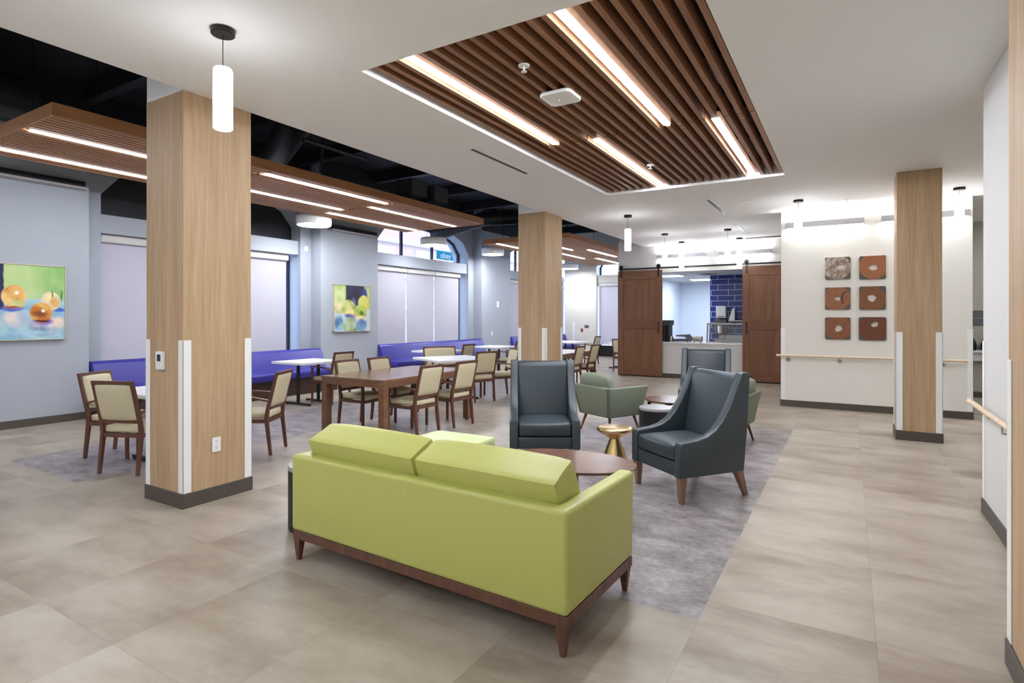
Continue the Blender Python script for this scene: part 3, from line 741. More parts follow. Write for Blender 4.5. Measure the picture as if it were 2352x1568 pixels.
q = bm_new(); add_box(q, -.55, .55, -.2, -.001, 0, .04); obj('top', q, 'table_white', t)
q = bm_new(); add_box(q, -.5, .5, -.12, -.001, -.16, 0); obj('basin', q, 'white_plastic', t)
for k, x in enumerate((1.95, 2.22)):
    q = bm_new(); add_lathe(q, [(0,0),(.1,0),(.11,.1),(.08,.2),(.03,.24),(0,.24)], seg=20)
    tag(obj('dark_container', q, 'black', None, True, loc=(x, 13.565, .9)), ['left dark container on the hall ledge', 'right dark container on the hall ledge'][k], 'container')
# handrails
def handrail(p0, p1, wall, brk, label, ax):
    t = thing('handrail', label, 'handrail', p0, 0, 'round wooden handrails'); L = (Vector(p1)-Vector(p0)).length
    q = bm_new(); e = (L,0,0) if ax == 'x' else (0,-L,0); add_tube(q, [(0,0,0), e], .019, 14); obj('rail', q, 'rail_wood', t, True)
    for s in brk:
        q = bm_new()
        if ax == 'x':
            add_tube(q, [(s,0,-.012),(s,0,-.06),(s,wall-.01,-.07)], .006, 8); t2 = bmesh.new(); add_lathe(t2, [(0,0),(.035,0),(.035,.008),(0,.008)], seg=20); merge(q, t2, Matrix.Translation((s, wall-.001, -.07)) @ Matrix.Rotation(PI/2, 4, 'X'))
        else:
            add_tube(q, [(0,-s,-.012),(0,-s,-.06),(wall-.01,-s,-.07)], .006, 8); t2 = bmesh.new(); add_lathe(t2, [(0,0),(.035,0),(.035,.008),(0,.008)], seg=20); merge(q, t2, Matrix.Translation((wall-.001, -s, -.07)) @ Matrix.Rotation(-PI/2, 4, 'Y'))
        obj('bracket', q, 'steel', t, True)
    for s in (0, L):
        q = bm_new(); d = -.012 if s == 0 else .012
        if ax == 'x': add_tube(q, [(s,0,0),(s+d,0,0)], .0205, 14)
        else: add_tube(q, [(0,-s,0),(0,-s-d,0)], .0205, 14)
        obj('end_cap', q, 'white_plastic', t, True)
handrail((-1.05, YA-.085, .87), (1.5, YA-.085, .87), .085, [.16, .92, 1.68, 2.26], 'long wooden handrail on the white accent wall under the wall art', 'x')
handrail((XR-.085, 5.66, .86), (XR-.085, 3.35, .86), .085, [.2, 1.1, 2.0], 'short wooden handrail on the right wall in the foreground', 'y')

# paintings
def painting(yc, zc, w, h, m, label):
    t = thing('painting', label, 'painting', (XF, yc, zc)); e = .012
    q = bm_new(); add_box(q, .004, .045, -w/2+e, w/2-e, -h/2+e, h/2-e); obj('canvas', q, m, t)
    q = bm_new()
    for s in (-1, 1):
        a, c = sorted((s*w/2, s*(w/2-e))); add_box(q, .001, .055, a, c, -h/2, h/2)
        a, c = sorted((s*h/2, s*(h/2-e))); add_box(q, .001, .055, -w/2, w/2, a, c)
    obj('frame', q, 'frame_champagne', t)
OR = ((214,142,62), (238,200,130)); SK = (150,190,208); 
p1 = art_mat('fruit_painting_large', ((170,200,130), (200,216,160)), [
    (.45,.35,.2,.45,((140,184,110),(160,196,128)),.5), (0,.05,0,0,((136,178,204),(176,208,214)),'half'),
    (-.38,.30,.26,.40,((48,46,70),(56,58,104)),.03,'box'), (.02,-.22,.15,.12,((232,216,204),(170,190,208)),.3), (.33,-.33,.16,.13,((224,214,214),(90,130,170)),.3), (.49,-.28,.07,.08,((240,214,190),(220,206,196)),.3),
    (-.02,-.09,.12,.04,((72,98,190),(100,120,200)),.3), (.31,-.27,.11,.05,((130,110,190),(190,176,222)),.3), (.49,-.10,.08,.03,((60,100,190),(80,120,200)),.3),
    (.40,.02,.115,.135,((240,224,160),(206,196,200)),.08), (.45,0,.06,.07,((214,160,90),(226,190,120)),.4),
    (-.01,.075,.135,.155,OR,.06), (.03,-.02,.08,.05,((190,200,120),(220,214,150)),.5), (-.03,-.07,.09,.015,(170,90,50),.4), (.29,-.145,.13,.145,((196,116,44),(240,196,110)),.06), (.27,-.16,.08,.045,((130,76,44),(176,110,60)),.5), (.30,-.26,.09,.018,(90,44,50),.4),
    (.02,.13,.02,.02,(250,244,236),.5), (.31,-.11,.02,.02,(250,244,236),.5), (.42,.12,.008,.06,(90,120,70),.3), (.53,.1,.01,.08,(80,110,80),.3), (.1,-.42,.3,.03,((150,190,210),(170,205,220)),.5)], 'y', wob=.03, ns=9)
painting(3.16, 1.725, 1.16, 1.05, p1, 'large painting of orange fruit on blue and green at the left edge')
GR = ((140,158,70), (206,208,130))
p2 = art_mat('fruit_painting_small', ((176,196,206), (214,212,220)), [
    (-.32,.3,.26,.26,((160,184,104),(196,208,150)),.15,'box'), (.5,.28,.1,.3,((160,180,110),(190,200,140)),.15,'box'), (.07,.27,.28,.28,((50,50,66),(60,60,84)),.08,'box'), (.36,.2,.09,.3,((60,76,150),(52,56,96)),.2),
    (.02,-.13,.1,.3,((130,118,168),(150,140,186)),.3), (-.05,-.45,.2,.12,((66,60,74),(84,76,84)),.3), (-.42,-.35,.14,.2,((150,190,210),(84,118,156)),.3),
    (-.40,.02,.18,.15,((176,190,120),(224,208,170)),.15), (-.12,.0,.20,.19,GR,.07), (-.1,-.1,.15,.07,((226,212,140),(240,210,150)),.4), (-.12,-.17,.12,.05,((96,100,150),(130,150,180)),.3), (-.1,-.38,.2,.16,((150,172,90),(190,206,190)),.25),
    (.34,.14,.17,.16,((216,196,100),(206,208,110)),.07), (.36,0,.12,.05,((200,204,90),(214,200,100)),.4), (.24,-.09,.19,.18,((150,170,76),(186,196,100)),.07), (.27,-.11,.05,.05,(84,100,40),.5), (.24,-.22,.15,.05,((236,214,150),(226,220,160)),.4), (.27,-.39,.16,.15,((84,112,160),(120,160,186)),.2)], 'y', wob=.05, ns=8)
painting(9.265, 1.72, 1.11, 1.06, p2, 'small painting of green apples between the two windows')

# wood slice art
def slice_art(x, z, w, h, c1, c2, hole, seed, label, bark=True, extra=None):
    rnd = random.Random(seed); n = 64
    m, nt, bs = nmat('burl_'+str(seed))
    tc = nt.nodes.new('ShaderNodeTexCoord'); mp = nt.nodes.new('ShaderNodeMapping'); mp.inputs['Location'].default_value = (-hole[0], 0, -hole[1])
    nt.links.new(tc.outputs['Object'], mp.inputs['Vector'])
    wv = nt.nodes.new('ShaderNodeTexWave'); wv.wave_type = 'RINGS'; wv.rings_direction = 'Y'; wv.inputs['Scale'].default_value = 7; wv.inputs['Distortion'].default_value = 7
    wv.inputs['Detail'].default_value = 3; wv.inputs['Detail Scale'].default_value = 1.2; nt.links.new(mp.outputs[0], wv.inputs['Vector'])
    col = mix(nt, math_(nt, 'ADD', math_(nt, 'MULTIPLY', wv.outputs['Fac'], .35), math_(nt, 'MULTIPLY', noise(nt, mp.outputs[0], 7, 5, .65, 1.0), .75)), srgb(c1), srgb(c2))
    if extra: col = mix(nt, ramp(nt, noise(nt, tc.outputs['Object'], 14, 4, .7), [(.42, (0,0,0,1)), (.62, (.8,.8,.8,1))]), col, srgb(extra))
    sp = nt.nodes.new('ShaderNodeSeparateXYZ'); nt.links.new(tc.outputs['Object'], sp.inputs[0])
    ox, oz = rnd.uniform(-.02,.02), rnd.uniform(-.02,.02)
    du = math_(nt, 'DIVIDE', math_(nt, 'SUBTRACT', sp.outputs[0], ox), w*.55); dv = math_(nt, 'DIVIDE', math_(nt, 'SUBTRACT', sp.outputs[2], oz), h*.55)
    r = math_(nt, 'SQRT', math_(nt, 'ADD', math_(nt, 'MULTIPLY', du, du), math_(nt, 'MULTIPLY', dv, dv)))
    r = math_(nt, 'ADD', r, math_(nt, 'MULTIPLY', math_(nt, 'SUBTRACT', noise(nt, tc.outputs['Object'], 6, 2), .5), .25))
    mk = math_(nt, 'GREATER_THAN', r, 1.02); col = mix(nt, mk, col, srgb((78,76,70)))
    nt.links.new(col, bs.inputs['Base Color']); bs.inputs['Roughness'].default_value = .4
    t = bmesh.new(); O, I = [], []
    for k in range(n):
        a = 2*PI*(k+.5)/n; ca, sa = math.cos(a), math.sin(a)
        s = 1/max(abs(ca)/(w/2), abs(sa)/(h/2)); s = min(s, .5*math.hypot(w, h)*(.965 if seed in (1,4,6) and math.sin(a) < 0 or seed == 4 else 1.0))
        O.append((ca*s, sa*s))
        hr = hole[2]*(1+.08*math.sin(2*a+seed)+.07*math.sin(3*a+seed*1.7)+.05*math.sin(5*a+2*seed)); I.append((hole[0]+ca*hr, hole[1]+sa*hr*.9))
    vf = [[t.verts.new((p[0], y, p[1])) for p in L] for L, y in ((O,-.028),(I,-.028),(O,-.001),(I,-.001))]
    for k in range(n):
        j = (k+1) % n
        for a, c in ((0,1),(1,3),(3,2),(2,0)): t.faces.new((vf[a][k], vf[a][j], vf[c][j], vf[c][k]))
    bmesh.ops.recalc_face_normals(t, faces=t.faces)
    o = obj('wood_slice_art', t, m, None, loc=(x, YA, z)); tag(o, label, 'wall art', 'six wooden slice artworks on the accent wall'); return o
slice_art(-.16, 2.32, .36, .36, (98,76,60), (150,120,98), (.04,.02,.048), 1, 'top left wood slice, silvery weathered grain with white hole', extra=(196,190,180))
slice_art(.32, 2.31, .36, .37, (128,76,44), (166,106,66), (.01,.0,.055), 2, 'top right wood slice, orange brown with star shaped hole')
o = slice_art(-.16, 1.825, .36, .36, (110,68,40), (156,100,58), (.0,.0,.04), 3, 'middle left wood slice with black crack across the right side')
q = bm_new()
pts = [(.13,.11),(.08,.08),(.06,.03),(.06,-.02),(.08,-.08)]
for a, c in zip(pts, pts[1:]): add_bar(q, (a[0],-.0295,a[1]), (c[0],-.0295,c[1]), (.016,.003), up=(0,1,0))
obj('crack', q, 'black', o)
slice_art(.32, 1.825, .36, .37, (92,56,36), (140,88,54), (-.01,.0,.06), 4, 'middle right wood slice, round with wide hole and dark corners')
slice_art(-.16, 1.335, .36, .36, (110,66,38), (140,88,52), (.01,-.0,.055), 5, 'bottom left wood slice, oval brown ring with centred hole')
slice_art(.32, 1.335, .37, .37, (80,42,26), (116,66,42), (.03,.07,.048), 6, 'bottom right wood slice, darkest one with hole near the top')

# ================================================================ BARN DOORS AND KITCHEN
def barn_door(x0, x1, handle_side, label):
    t = thing('barn_door', label, 'door', (x0, YK-.075, .03), 0, 'sliding walnut barn doors'); w = x1-x0; h = 2.68; s = .15
    q = bm_new(); add_box(q, 0, s, 0, .045, 0, h, .002, 1); add_box(q, w-s, w, 0, .045, 0, h, .002, 1); obj('stile', q, 'door_v', t)
    q = bm_new(); add_box(q, s, w-s, 0, .045, 0, .2, .002, 1); add_box(q, s, w-s, 0, .045, 1.2, 1.42, .002, 1); add_box(q, s, w-s, 0, .045, h-.22, h, .002, 1); obj('cross_rail', q, 'door_h', t)
    for z0, z1 in ((.2,1.2),(1.42,h-.22)):
        q = bm_new(); add_box(q, s, w-s, .014, .03, z0, z1); obj('door_panel', q, 'door_v', t)
    hx = w-.09 if handle_side > 0 else .09
    q = bm_new(); add_box(q, hx-.012, hx+.012, -.05, -.035, 1.1, 1.38, .004); add_box(q, hx-.014, hx+.014, -.035, -.0005, 1.11, 1.14); add_box(q, hx-.014, hx+.014, -.035, -.0005, 1.34, 1.37); obj('door_handle', q, 'black', t)
    for xx in (.09, w-.09):
        q = bm_new(); add_box(q, xx-.022, xx+.022, -.012, -.0005, h-.17, h+.1, .003)
        t2 = bmesh.new(); add_lathe(t2, [(0,-.01),(.05,-.01),(.055,0),(.05,.012),(0,.012)], seg=24); merge(q, t2, Matrix.Translation((xx, .0, h+.1)) @ Matrix.Rotation(PI/2, 4, 'X')); obj('roller_hanger', q, 'black', t)
barn_door(-5.19, -4.03, 1, 'left sliding walnut barn door with black hardware')
barn_door(-2.14, -1.03, -1, 'right sliding walnut barn door beside the accent wall')
t = thing('door_track', 'black rail carrying the two barn doors above the kitchen opening', 'track', (-5.18, YK, 2.76))
q = bm_new(); add_box(q, 0, 4.15, -.062, -.052, -.02, .02); obj('rail', q, 'black', t)
for k in range(6):
    q = bm_new(); add_tube(q, [(.25+k*.73, -.056, 0), (.25+k*.73, -.002, 0)], .012, 10); obj('spacer', q, 'black', t)
t = thing('serving_counter', 'white serving counter in the kitchen opening', 'counter', (-4.3, YK-.02, .86))
q = bm_new(); add_box(q, 0, 2.4, 0, .8, .001, .03, .004, 1); obj('worktop', q, 'table_white', t)
q = bm_new(); add_box(q, 0, 2.4, .18, .78, -.86, 0); obj('cabinet', q, 'white_plastic', t)
ZC = .891
t = thing('coffee_machine', 'tall dark and steel coffee machine beside the left barn door', 'coffee machine', (-4.08, YK+.45, ZC))
q = bm_new(); add_box(q, -.17, .12, -.15, .2, 0, .52, .01); obj('body', q, 'black', t)
q = bm_new(); add_box(q, -.08, .16, -.18, .2, .42, .55, .015); obj('brew_head', q, 'black_box', t)
q = bm_new(); add_lathe(q, [(0,0),(.06,0),(.07,.08),(.04,.14),(.045,.15),(0,.15)], .15, -.05, 20); obj('carafe', q, 'steel', t, True)
q = bm_new(); add_box(q, .0, .01, -.16, -.15, 0, .5); obj('trim_strip', q, 'steel', t)
t = thing('panini_press', 'open dark contact grill on the white serving counter', 'grill', (-3.68, YK+.5, ZC))
q = bm_new(); add_box(q, -.18, .22, -.2, .18, .02, .07, .01); obj('lower_plate', q, 'black_box', t)
q = bm_new(); add_prism(q, [(-.12,.17),(.16,.19),(.28,.03),(.22,.02),(.12,.13),(-.1,.14)], -.2, .18, 'xz'); obj('lid', q, 'plate_grey', t)
q = bm_new()
for sx in (-.15, .18):
    for sy in (-.16, .14): add_lathe(q, [(0,0),(.015,0),(.015,.021),(0,.021)], sx, sy, 10)
obj('foot', q, 'black', t)
t = thing('napkin_dispenser', 'small steel napkin dispenser on the white serving counter', 'dispenser', (-3.2, YK+.12, ZC))
q = bm_new(); add_box(q, -.11, .11, -.06, .06, .02, .16, .02, 3); obj('case', q, 'steel', t, True)
for sx in (-.08, .08):
    q = bm_new(); add_lathe(q, [(0,0),(.014,0),(.014,.021),(0,.021)], sx, 0, 10); obj('foot', q, 'black', t)
t = thing('sneeze_guard', 'glass sneeze guard with brass framing on the serving counter', 'sneeze guard', (-3.02, YK+.3, ZC))
q = bm_new(); add_bar(q, (0,0,0), (.02,0,.48), (.03,.03)); add_bar(q, (.02,0,.465), (1.1,0,.465), (.03,.035)); add_bar(q, (.02,.3,.465), (1.1,.3,.465), (.03,.035)); add_bar(q, (.0,.3,0), (.02,.3,.48), (.03,.03)); add_bar(q, (1.08,0,0), (1.08,0,.46), (.03,.03)); add_bar(q, (0,0,.015), (1.08,0,.015), (.02,.02))
obj('frame', q, 'steel', t)
q = bm_new(); add_box(q, .03, 1.07, -.003, .003, .03, .45); obj('glass_panel', q, 'glass', t)
q = bm_new(); add_box(q, .3, 1.05, .08, .26, .001, .012); obj('food_well', q, 'black_box', t)
YT = 16.7
def twall(name, label, cat, x0, x1, z0, z1, d, m, bev=.01):
    t = thing(name, label, cat, ((x0+x1)/2, YT, z0)); w = (x1-x0)/2
    q = bm_new(); add_box(q, -w, w, -d, -.001, 0, z1-z0, bev); obj('body', q, m, t); return t, w
t, w = twall('towel_dispenser', 'white dispenser with red stripe on the blue tile wall', 'dispenser', -3.19, -2.94, 1.50, 1.83, .2, 'white_plastic')
q = bm_new(); add_box(q, -w+.03, w-.03, -.203, -.2001, .03, .05); obj('stripe', q, 'red', t)
t, w = twall('soap_dispenser', 'grey soap dispenser below the white dispenser on tile wall', 'dispenser', -3.24, -2.92, 1.04, 1.46, .14, 'plate_grey')
q = bm_new(); add_lathe(q, [(0,.02),(.05,.03),(.06,.08),(.06,.24),(0,.24)], 0, -.21, 16); obj('bottle', q, 'white_plastic', t, True)
t = thing('wall_shelf', 'steel shelf on the blue tile wall beside the right barn door', 'shelf', (-2.35, YT, 1.40))
q = bm_new(); add_box(q, -.5, .5, -.3, -.001, 0, .03); obj('board', q, 'steel', t)
q = bm_new(); add_prism(q, [(-.001,0),(-.25,0),(-.001,-.15)], -.4, -.37); add_prism(q, [(-.001,0),(-.25,0),(-.001,-.15)], .37, .4); obj('bracket', q, 'black', t)
q = bm_new(); add_prism(q, [(-.1,0),(.06,0),(.06,.33),(-.0,.33)], -.05, .05, 'xz'); tag(obj('paper_cone', q, 'white_plastic', None, loc=(-2.76, YT-.15, 1.431)), 'white wedge shaped holder standing on the tile wall shelf', 'holder')
q = bm_new(); add_lathe(q, [(0,0),(.09,0),(.12,.05),(.1,.05),(0,.02)], seg=20); tag(obj('bowl', q, 'white_plastic', None, True, loc=(-2.4, YT-.15, 1.431)), 'white bowl on the steel shelf of the tile wall', 'bowl')
t = thing('prep_counter', 'steel prep counter with sink along the blue tile wall', 'counter', (-2.4, YT, 0))
q = bm_new(); add_box(q, -.75, 1.5, -.6, -.001, .86, .9); add_box(q, -.75, 1.5, -.03, -.001, .9, 1.02); obj('top', q, 'steel', t)
q = bm_new(); add_box(q, -.7, 1.45, -.55, -.02, 0, .86); obj('cabinet', q, 'plate_grey', t)
q = bm_new(); add_tube(q, [(-.6,-.12,.9),(-.6,-.12,1.1),(-.6,-.2,1.16),(-.6,-.28,1.1)], .012, 10); obj('faucet', q, 'steel', t, True)
for k, (x, y) in enumerate([(-4.35, 16.2), (-4.0, 18.3), (-.9,17.9), (-1.6,19.2)]):
    t = thing('troffer_light', ['square ceiling light nearest the kitchen opening on the left', 'second square ceiling light deeper in the kitchen', 'square kitchen ceiling light behind the tile wall, nearer one', 'square kitchen ceiling light at the very back of the kitchen'][k], 'light', (x, y, 2.7), 0, 'square troffers in the kitchen ceiling')
    q = bm_new(); add_box(q, -.3, .3, -.3, .3, -.012, 0); obj('frame', q, 'white_plastic', t)
    q = bm_new(); add_box(q, -.275, .275, -.275, .275, -.016, -.0121); obj('diffuser', q, 'troffer', t)
t = thing('ceiling_vent', 'square vent in the kitchen grid ceiling', 'air vent', (-3.3, 16.0, 2.7))
q = bm_new(); add_box(q, -.3, .3, -.3, .3, -.01, 0); obj('frame', q, 'white_plastic', t)
q = bm_new()
for k in range(4): r = .25-k*.06; add_box(q, -r, r, -r, -r+.015, -.016, -.0101); add_box(q, -r, r, r-.015, r, -.016, -.0101); add_box(q, -r, -r+.015, -r, r, -.016, -.0101); add_box(q, r-.015, r, -r, r, -.016, -.0101)
obj('louvre', q, 'plate_grey', t)

# ================================================================ BANQUETTES
def banquette(y0, y1, label):
    t = thing('banquette', label, 'bench', (XF+.03, y0+.02, 0), 0, 'royal blue banquette benches'); L = y1-y0-.04
    # x is local, 0 = just in front of pier face
    q = bm_new(); add_box(q, -.12, .52, .02, L-.02, 0, .32); obj('plinth', q, 'bench_wood', t)
    q = bm_new(); poly = [(-.13,.40),(.20,.40),(.15,.50),(.04,.80),(.0,.845),(-.06,.855),(-.12,.84)]
    add_prism(q, poly, 0, L, 'xz', .012, 2); obj('backrest', q, 'blue_vinyl', t, True)
    n = 3
    for k in range(n):
        q = bm_new(); add_puff(q, .08, .60, k*L/n+.002, (k+1)*L/n-.002, .32, .47, .008, .035); obj('seat_cushion', q, 'blue_vinyl', t, True)
banquette(4.05, 8.39, 'royal blue banquette under the first window behind the large column')
banquette(10.11, 14.62, 'royal blue banquette under the arched window')
banquette(16.35, 20.55, 'far royal blue banquette glimpsed left of the second column')

# ================================================================ TABLES
def wood_table(x0, x1, y0, y1, label):
    t = thing('dining_table', label, 'table', ((x0+x1)/2, (y0+y1)/2, 0), 0, 'brown wooden dining tables'); hx, hy = (x1-x0)/2, (y1-y0)/2
    q = bm_new(); add_box(q, -hx, hx, -hy, hy, .715, .755, .003, 1); obj('tabletop', q, 'table_wood', t)
    q = bm_new()
    add_box(q, -hx+.09, hx-.09, -hy+.002, -hy+.03, .655, .715); add_box(q, -hx+.09, hx-.09, hy-.03, hy-.002, .655, .715); add_box(q, -hx+.002, -hx+.03, -hy+.09, hy-.09, .655, .715); add_box(q, hx-.03, hx-.002, -hy+.09, hy-.09, .655, .715)
    obj('apron', q, 'table_wood', t)
    for sx in (-1, 1):
        for sy in (-1, 1):
            q = bm_new(); a, c = sorted((sx*(hx-.0), sx*(hx-.09))); d, e = sorted((sy*(hy-.0), sy*(hy-.09))); add_box(q, a, c, d, e, .02, .7149, .003, 1)
            add_lathe(q, [(0,0),(.03,0),(.02,.02),(0,.02)], (a+c)/2, (d+e)/2, 14); obj('leg', q, 'table_wood', t)
wood_table(-5.92, -4.83, 5.08, 6.93, 'brown wooden dining table with four chairs in the middle of the room')
wood_table(-6.15, -5.06, 10.4, 12.25, 'far brown wooden table right of the second column')
def white_table(x, y, sx, sy, rz, label):
    t = thing('cafe_table', label, 'table', (x, y, 0), rz, 'white topped dining tables'); 
    q = bm_new(); add_box(q, -sx/2, sx/2, -sy/2, sy/2, .712, .752, .006, 2); obj('tabletop', q, 'table_white', t)
    for s in (-1, 1):
        q = bm_new(); add_tube(q, [(0, s*sy*.24, .03), (0, s*sy*.24, .712)], .03, 14); add_box(q, -.2, .2, s*sy*.24-.03, s*sy*.24+.03, .69, .7119); obj('pedestal', q, 'black', t, True)
        q = bm_new(); add_box(q, -sx*.38, sx*.38, s*sy*.24-.025, s*sy*.24+.025, .012, .04, .006); 
        for e in (-1, 1): add_lathe(q, [(0,0),(.02,0),(.02,.0125),(0,.0125)], e*sx*.36, s*sy*.24, 10)
        obj('foot', q, 'black', t)
white_table(-6.3, 3.40, .92, .95, 0, 'white table mostly hidden behind the large oak column')
white_table(-8.2, 6.75, .82, .9, 0, 'white table at the first banquette, left of the wooden table')
white_table(-6.42, 8.62, 1.15, 1.15, face(.43,.9), 'turned white table between the wooden table and the arched window banquette')
white_table(-8.2, 10.4, .82, .9, 0, 'white table at the left end of the arched window banquette')
white_table(-8.05, 12.6, .9, 1.0, 0, 'white table at the right end of the arched window banquette')
white_table(-7.6, 16.3, .95, 1.1, 0, 'far white table seen right of the second column')
white_table(-5.85, 16.2, .8, .8, 0, 'far white table by the left edge of the barn door')

# ================================================================ DINING CHAIRS
def make_chair(name, w, label, loc, rz, group):
    t = thing(name, label, 'chair', loc, rz, group); h = w/2; p = .032
    rb = -.215           # rear leg plane at seat; front legs at +.225
    for s in (-1, 1):
        q = bm_new(); add_post(q, [(s*(h-p/2), rb-.045, .008), (s*(h-p/2), rb, .40)], [(.026,.028),(.032,.04)]); l = obj('leg', q, 'chair_wood', t)
        g = bm_new(); add_lathe(g, [(0,0),(.014,0),(.012,.009),(0,.009)], s*(h-p/2), rb-.045, 10); obj('glide', g, 'steel', l)
        q = bm_new(); add_post(q, [(s*(h-p/2+.015), .225, .008), (s*(h-p/2+.018), .22, .63)], [(.027,.027),(.032,.032)]); l = obj('leg', q, 'chair_wood', t)
        g = bm_new(); add_lathe(g, [(0,0),(.014,0),(.012,.009),(0,.009)], s*(h-p/2+.015), .225, 10); obj('glide', g, 'steel', l)
        q = bm_new(); xx = s*(h-p/2+.018)
        pts = [(xx,.245,.645),(xx,.1,.652),(xx,-.06,.64),(s*(h-p/2),rb-.03,.60)]
        for a, c in zip(pts, pts[1:]): add_bar(q, a, c, (.04,.02))
        obj('armrest', q, 'chair_wood', t)
    # back frame
    q = bm_new(); zt, yt = .915, rb-.115
    for s in (-1, 1): add_post(q, [(s*(h-p/2), rb, .40), (s*(h-p/2), rb-.012, .5), (s*(h-p/2), yt, zt)], [(.032,.04),(.03,.036),(.028,.028)])
    def yb(z): return rb-.012+(yt-rb+.012)*(z-.5)/(zt-.5)
    add_post(q, [(0, yb(.515), .50), (0, yb(.53), .535)], (w-2*p+.004, .026)); add_post(q, [(0, yb(zt-.035), zt-.035), (0, yt, zt)], (w-2*p+.004, .028))
    obj('back_frame', q, 'chair_wood', t)
    q = bm_new(); ang = math.atan2(yb(.9)-yb(.5), .4)
    Mx = Matrix.Translation((0, yb(.7), .7075)) @ Matrix.Rotation(-ang, 4, 'X')
    add_puff(q, -(h-p-.001), h-p-.001, -.022, .024, -.176, .176, .008, .012, Mx); obj('backrest', q, 'cream_vinyl', t, True)
    q = bm_new(); add_box(q, -h+p, h-p, rb-.015, rb+.015, .36, .40); add_box(q, -h+p, h-p, .21, .235, .36, .40)
    for s in (-1, 1): a, c = sorted((s*h, s*(h-.025))); add_box(q, a, c, rb+.018, .21, .36, .40)
    obj('seat_frame', q, 'chair_wood', t)
    q = bm_new(); add_puff(q, -h+.03, h-.03, rb+.0, .24, .40, .475, .012, .02); obj('seat', q, 'cream_vinyl', t, True)
    return t
GC = 'cream upholstered dining chairs'
chairs = [   # rear-centre point, facing, label
    ((-6.02,2.74), (-.37,.93), 'cream dining chair left of the large column, its back to the viewer'),
    ((-7.12,3.06), (.89,.46), 'cream dining chair behind the one left of the large column'),
    ((-5.56,4.15), (-.86,-.51), 'cream dining chair just right of the large column'),
    ((-6.06,5.71), (1,0), 'nearer left chair of the wooden dining table'),
    ((-6.06,6.34), (1,0), 'farther left chair of the wooden dining table'),
    ((-4.62,5.66), (-1,.03), 'nearer right chair of the wooden dining table'),
    ((-4.62,6.43), (-1,.05), 'farther right chair of the wooden dining table'),
    ((-7.66,7.0), (-1,0), 'cream chair at the first banquette table'),
    ((-5.60,8.45), (-.92,.39), 'cream chair on the right of the turned white table'),
    ((-5.62,9.42), (-.56,-.83), 'cream chair facing the viewer left of the second column'),
    ((-7.42,10.45), (-1,0), 'cream chair at the left table of the arched window banquette'),
    ((-7.2,12.4), (-1,0), 'cream chair partly hidden at the left edge of second column'),
    ((-4.9,10.92), (-1,0), 'nearer right chair of the far wooden table'),
    ((-4.9,11.72), (-1,0), 'farther right chair of the far wooden table'),
    ((-6.95,16.9), (-1,0), 'small far chair in front of the cream end wall'),
    ((-5.47,15.1), (0,1), 'far chair cut off by the left barn door'),
]
proto = None
for (rx, ry), (fx, fy), lab in chairs:
    L = math.hypot(fx, fy); fx /= L; fy /= L; loc = (rx+fx*.25, ry+fy*.25, 0)
    if proto is None: proto = make_chair('dining_chair', .45, lab, loc, face(fx, fy), GC)
    else: dup(proto, loc, face(fx, fy), lab, GC)
make_chair('wide_dining_chair', .72, 'extra wide cream dining chair behind the turned white table', (-7.22+.22, 9.25-.12, 0), face(.87,-.49), 'extra wide dining chairs')

# ================================================================ SOFA
SX, SY = -2.02, 2.70
t = thing('sofa', 'lime green sofa seen from behind on walnut frame', 'sofa', (SX, SY, 0), -.04); hw, hd = .97, .40
b0, b1 = .19, .66
q = bm_new(); w_ = .092; tt = bmesh.new()
poly = [(-hw,-hd),(hw,-hd),(hw,hd),(hw-w_,hd),(hw-w_,-hd+w_),(-hw+w_,-hd+w_),(-hw+w_,hd),(-hw,hd)]
A_ = [tt.verts.new((x,y,b0)) for x,y in poly]; B_ = [tt.verts.new((x,y+(.02 if y > 0 else 0),b1)) for x,y in poly]
tt.faces.new(A_[::-1]); tt.faces.new(B_)
for i_ in range(8): tt.faces.new((A_[i_], A_[(i_+1)%8], B_[(i_+1)%8], B_[i_]))
bmesh.ops.recalc_face_normals(tt, faces=tt.faces); bmesh.ops.bevel(tt, geom=list(tt.edges), offset=.024, segments=4, affect='EDGES', profile=.5)
merge(q, tt); obj('upholstered_shell', q, 'green', t, True, ang=50)
q = bm_new(); add_box(q, -.0015, .0015, -hd-.0012, -hd+.01, b0+.02, b1-.02); obj('seam', q, 'green_pale', t)
for k, s in enumerate((-1, 1)):
    a, c = sorted((s*.001, s*(hw-.082)))
    q = bm_new(); add_puff(q, a, c, -hd+.1, hd, .19, .43, .015, .04); obj('seat_cushion', q, 'green', t, True)
    Mx = Matrix.Translation(((a+c)/2, -hd+.225, .615)) @ Matrix.Rotation(math.radians(24), 4, 'X')
    q = bm_new(); w = (c-a)/2-.0005
    tt = bmesh.new(); bmesh.ops.create_cube(tt, size=2); bmesh.ops.subdivide_edges(tt, edges=list(tt.edges), cuts=9, use_grid_fill=True)
    for v in tt.verts:
        o3 = v.co.copy(); u, z = o3.x, o3.z
        th = .118*(1-.10*abs(z)**4)*(1-.10*abs(u)**8)
        x_ = u*w*(1-.012*(1-abs(o3.y)))
        zz = z*.195
        r_ = .02
        v.co = Vector((x_, o3.y*th + (.012*o3.y*(1-u*u)*(1-z*z)), zz + .01*z*(1-u*u)))
    bmesh.ops.smooth_vert(tt, verts=tt.verts, factor=.5, use_axis_x=True, use_axis_y=True, use_axis_z=True)
    merge(q, tt, Mx); obj('back_cushion', q, 'green', t, True, ang=50)
q = bm_new(); add_box(q, -hw+.004, hw-.004, -hd+.012, -hd+.06, .135, .19, .003, 1); add_box(q, -hw+.004, hw-.004, hd-.05, hd-.002, .135, .19, .003, 1)
for s in (-1, 1): a, c = sorted((s*(hw-.004), s*(hw-.05))); add_box(q, a, c, -hd+.06, hd-.05, .135, .19, .003, 1)
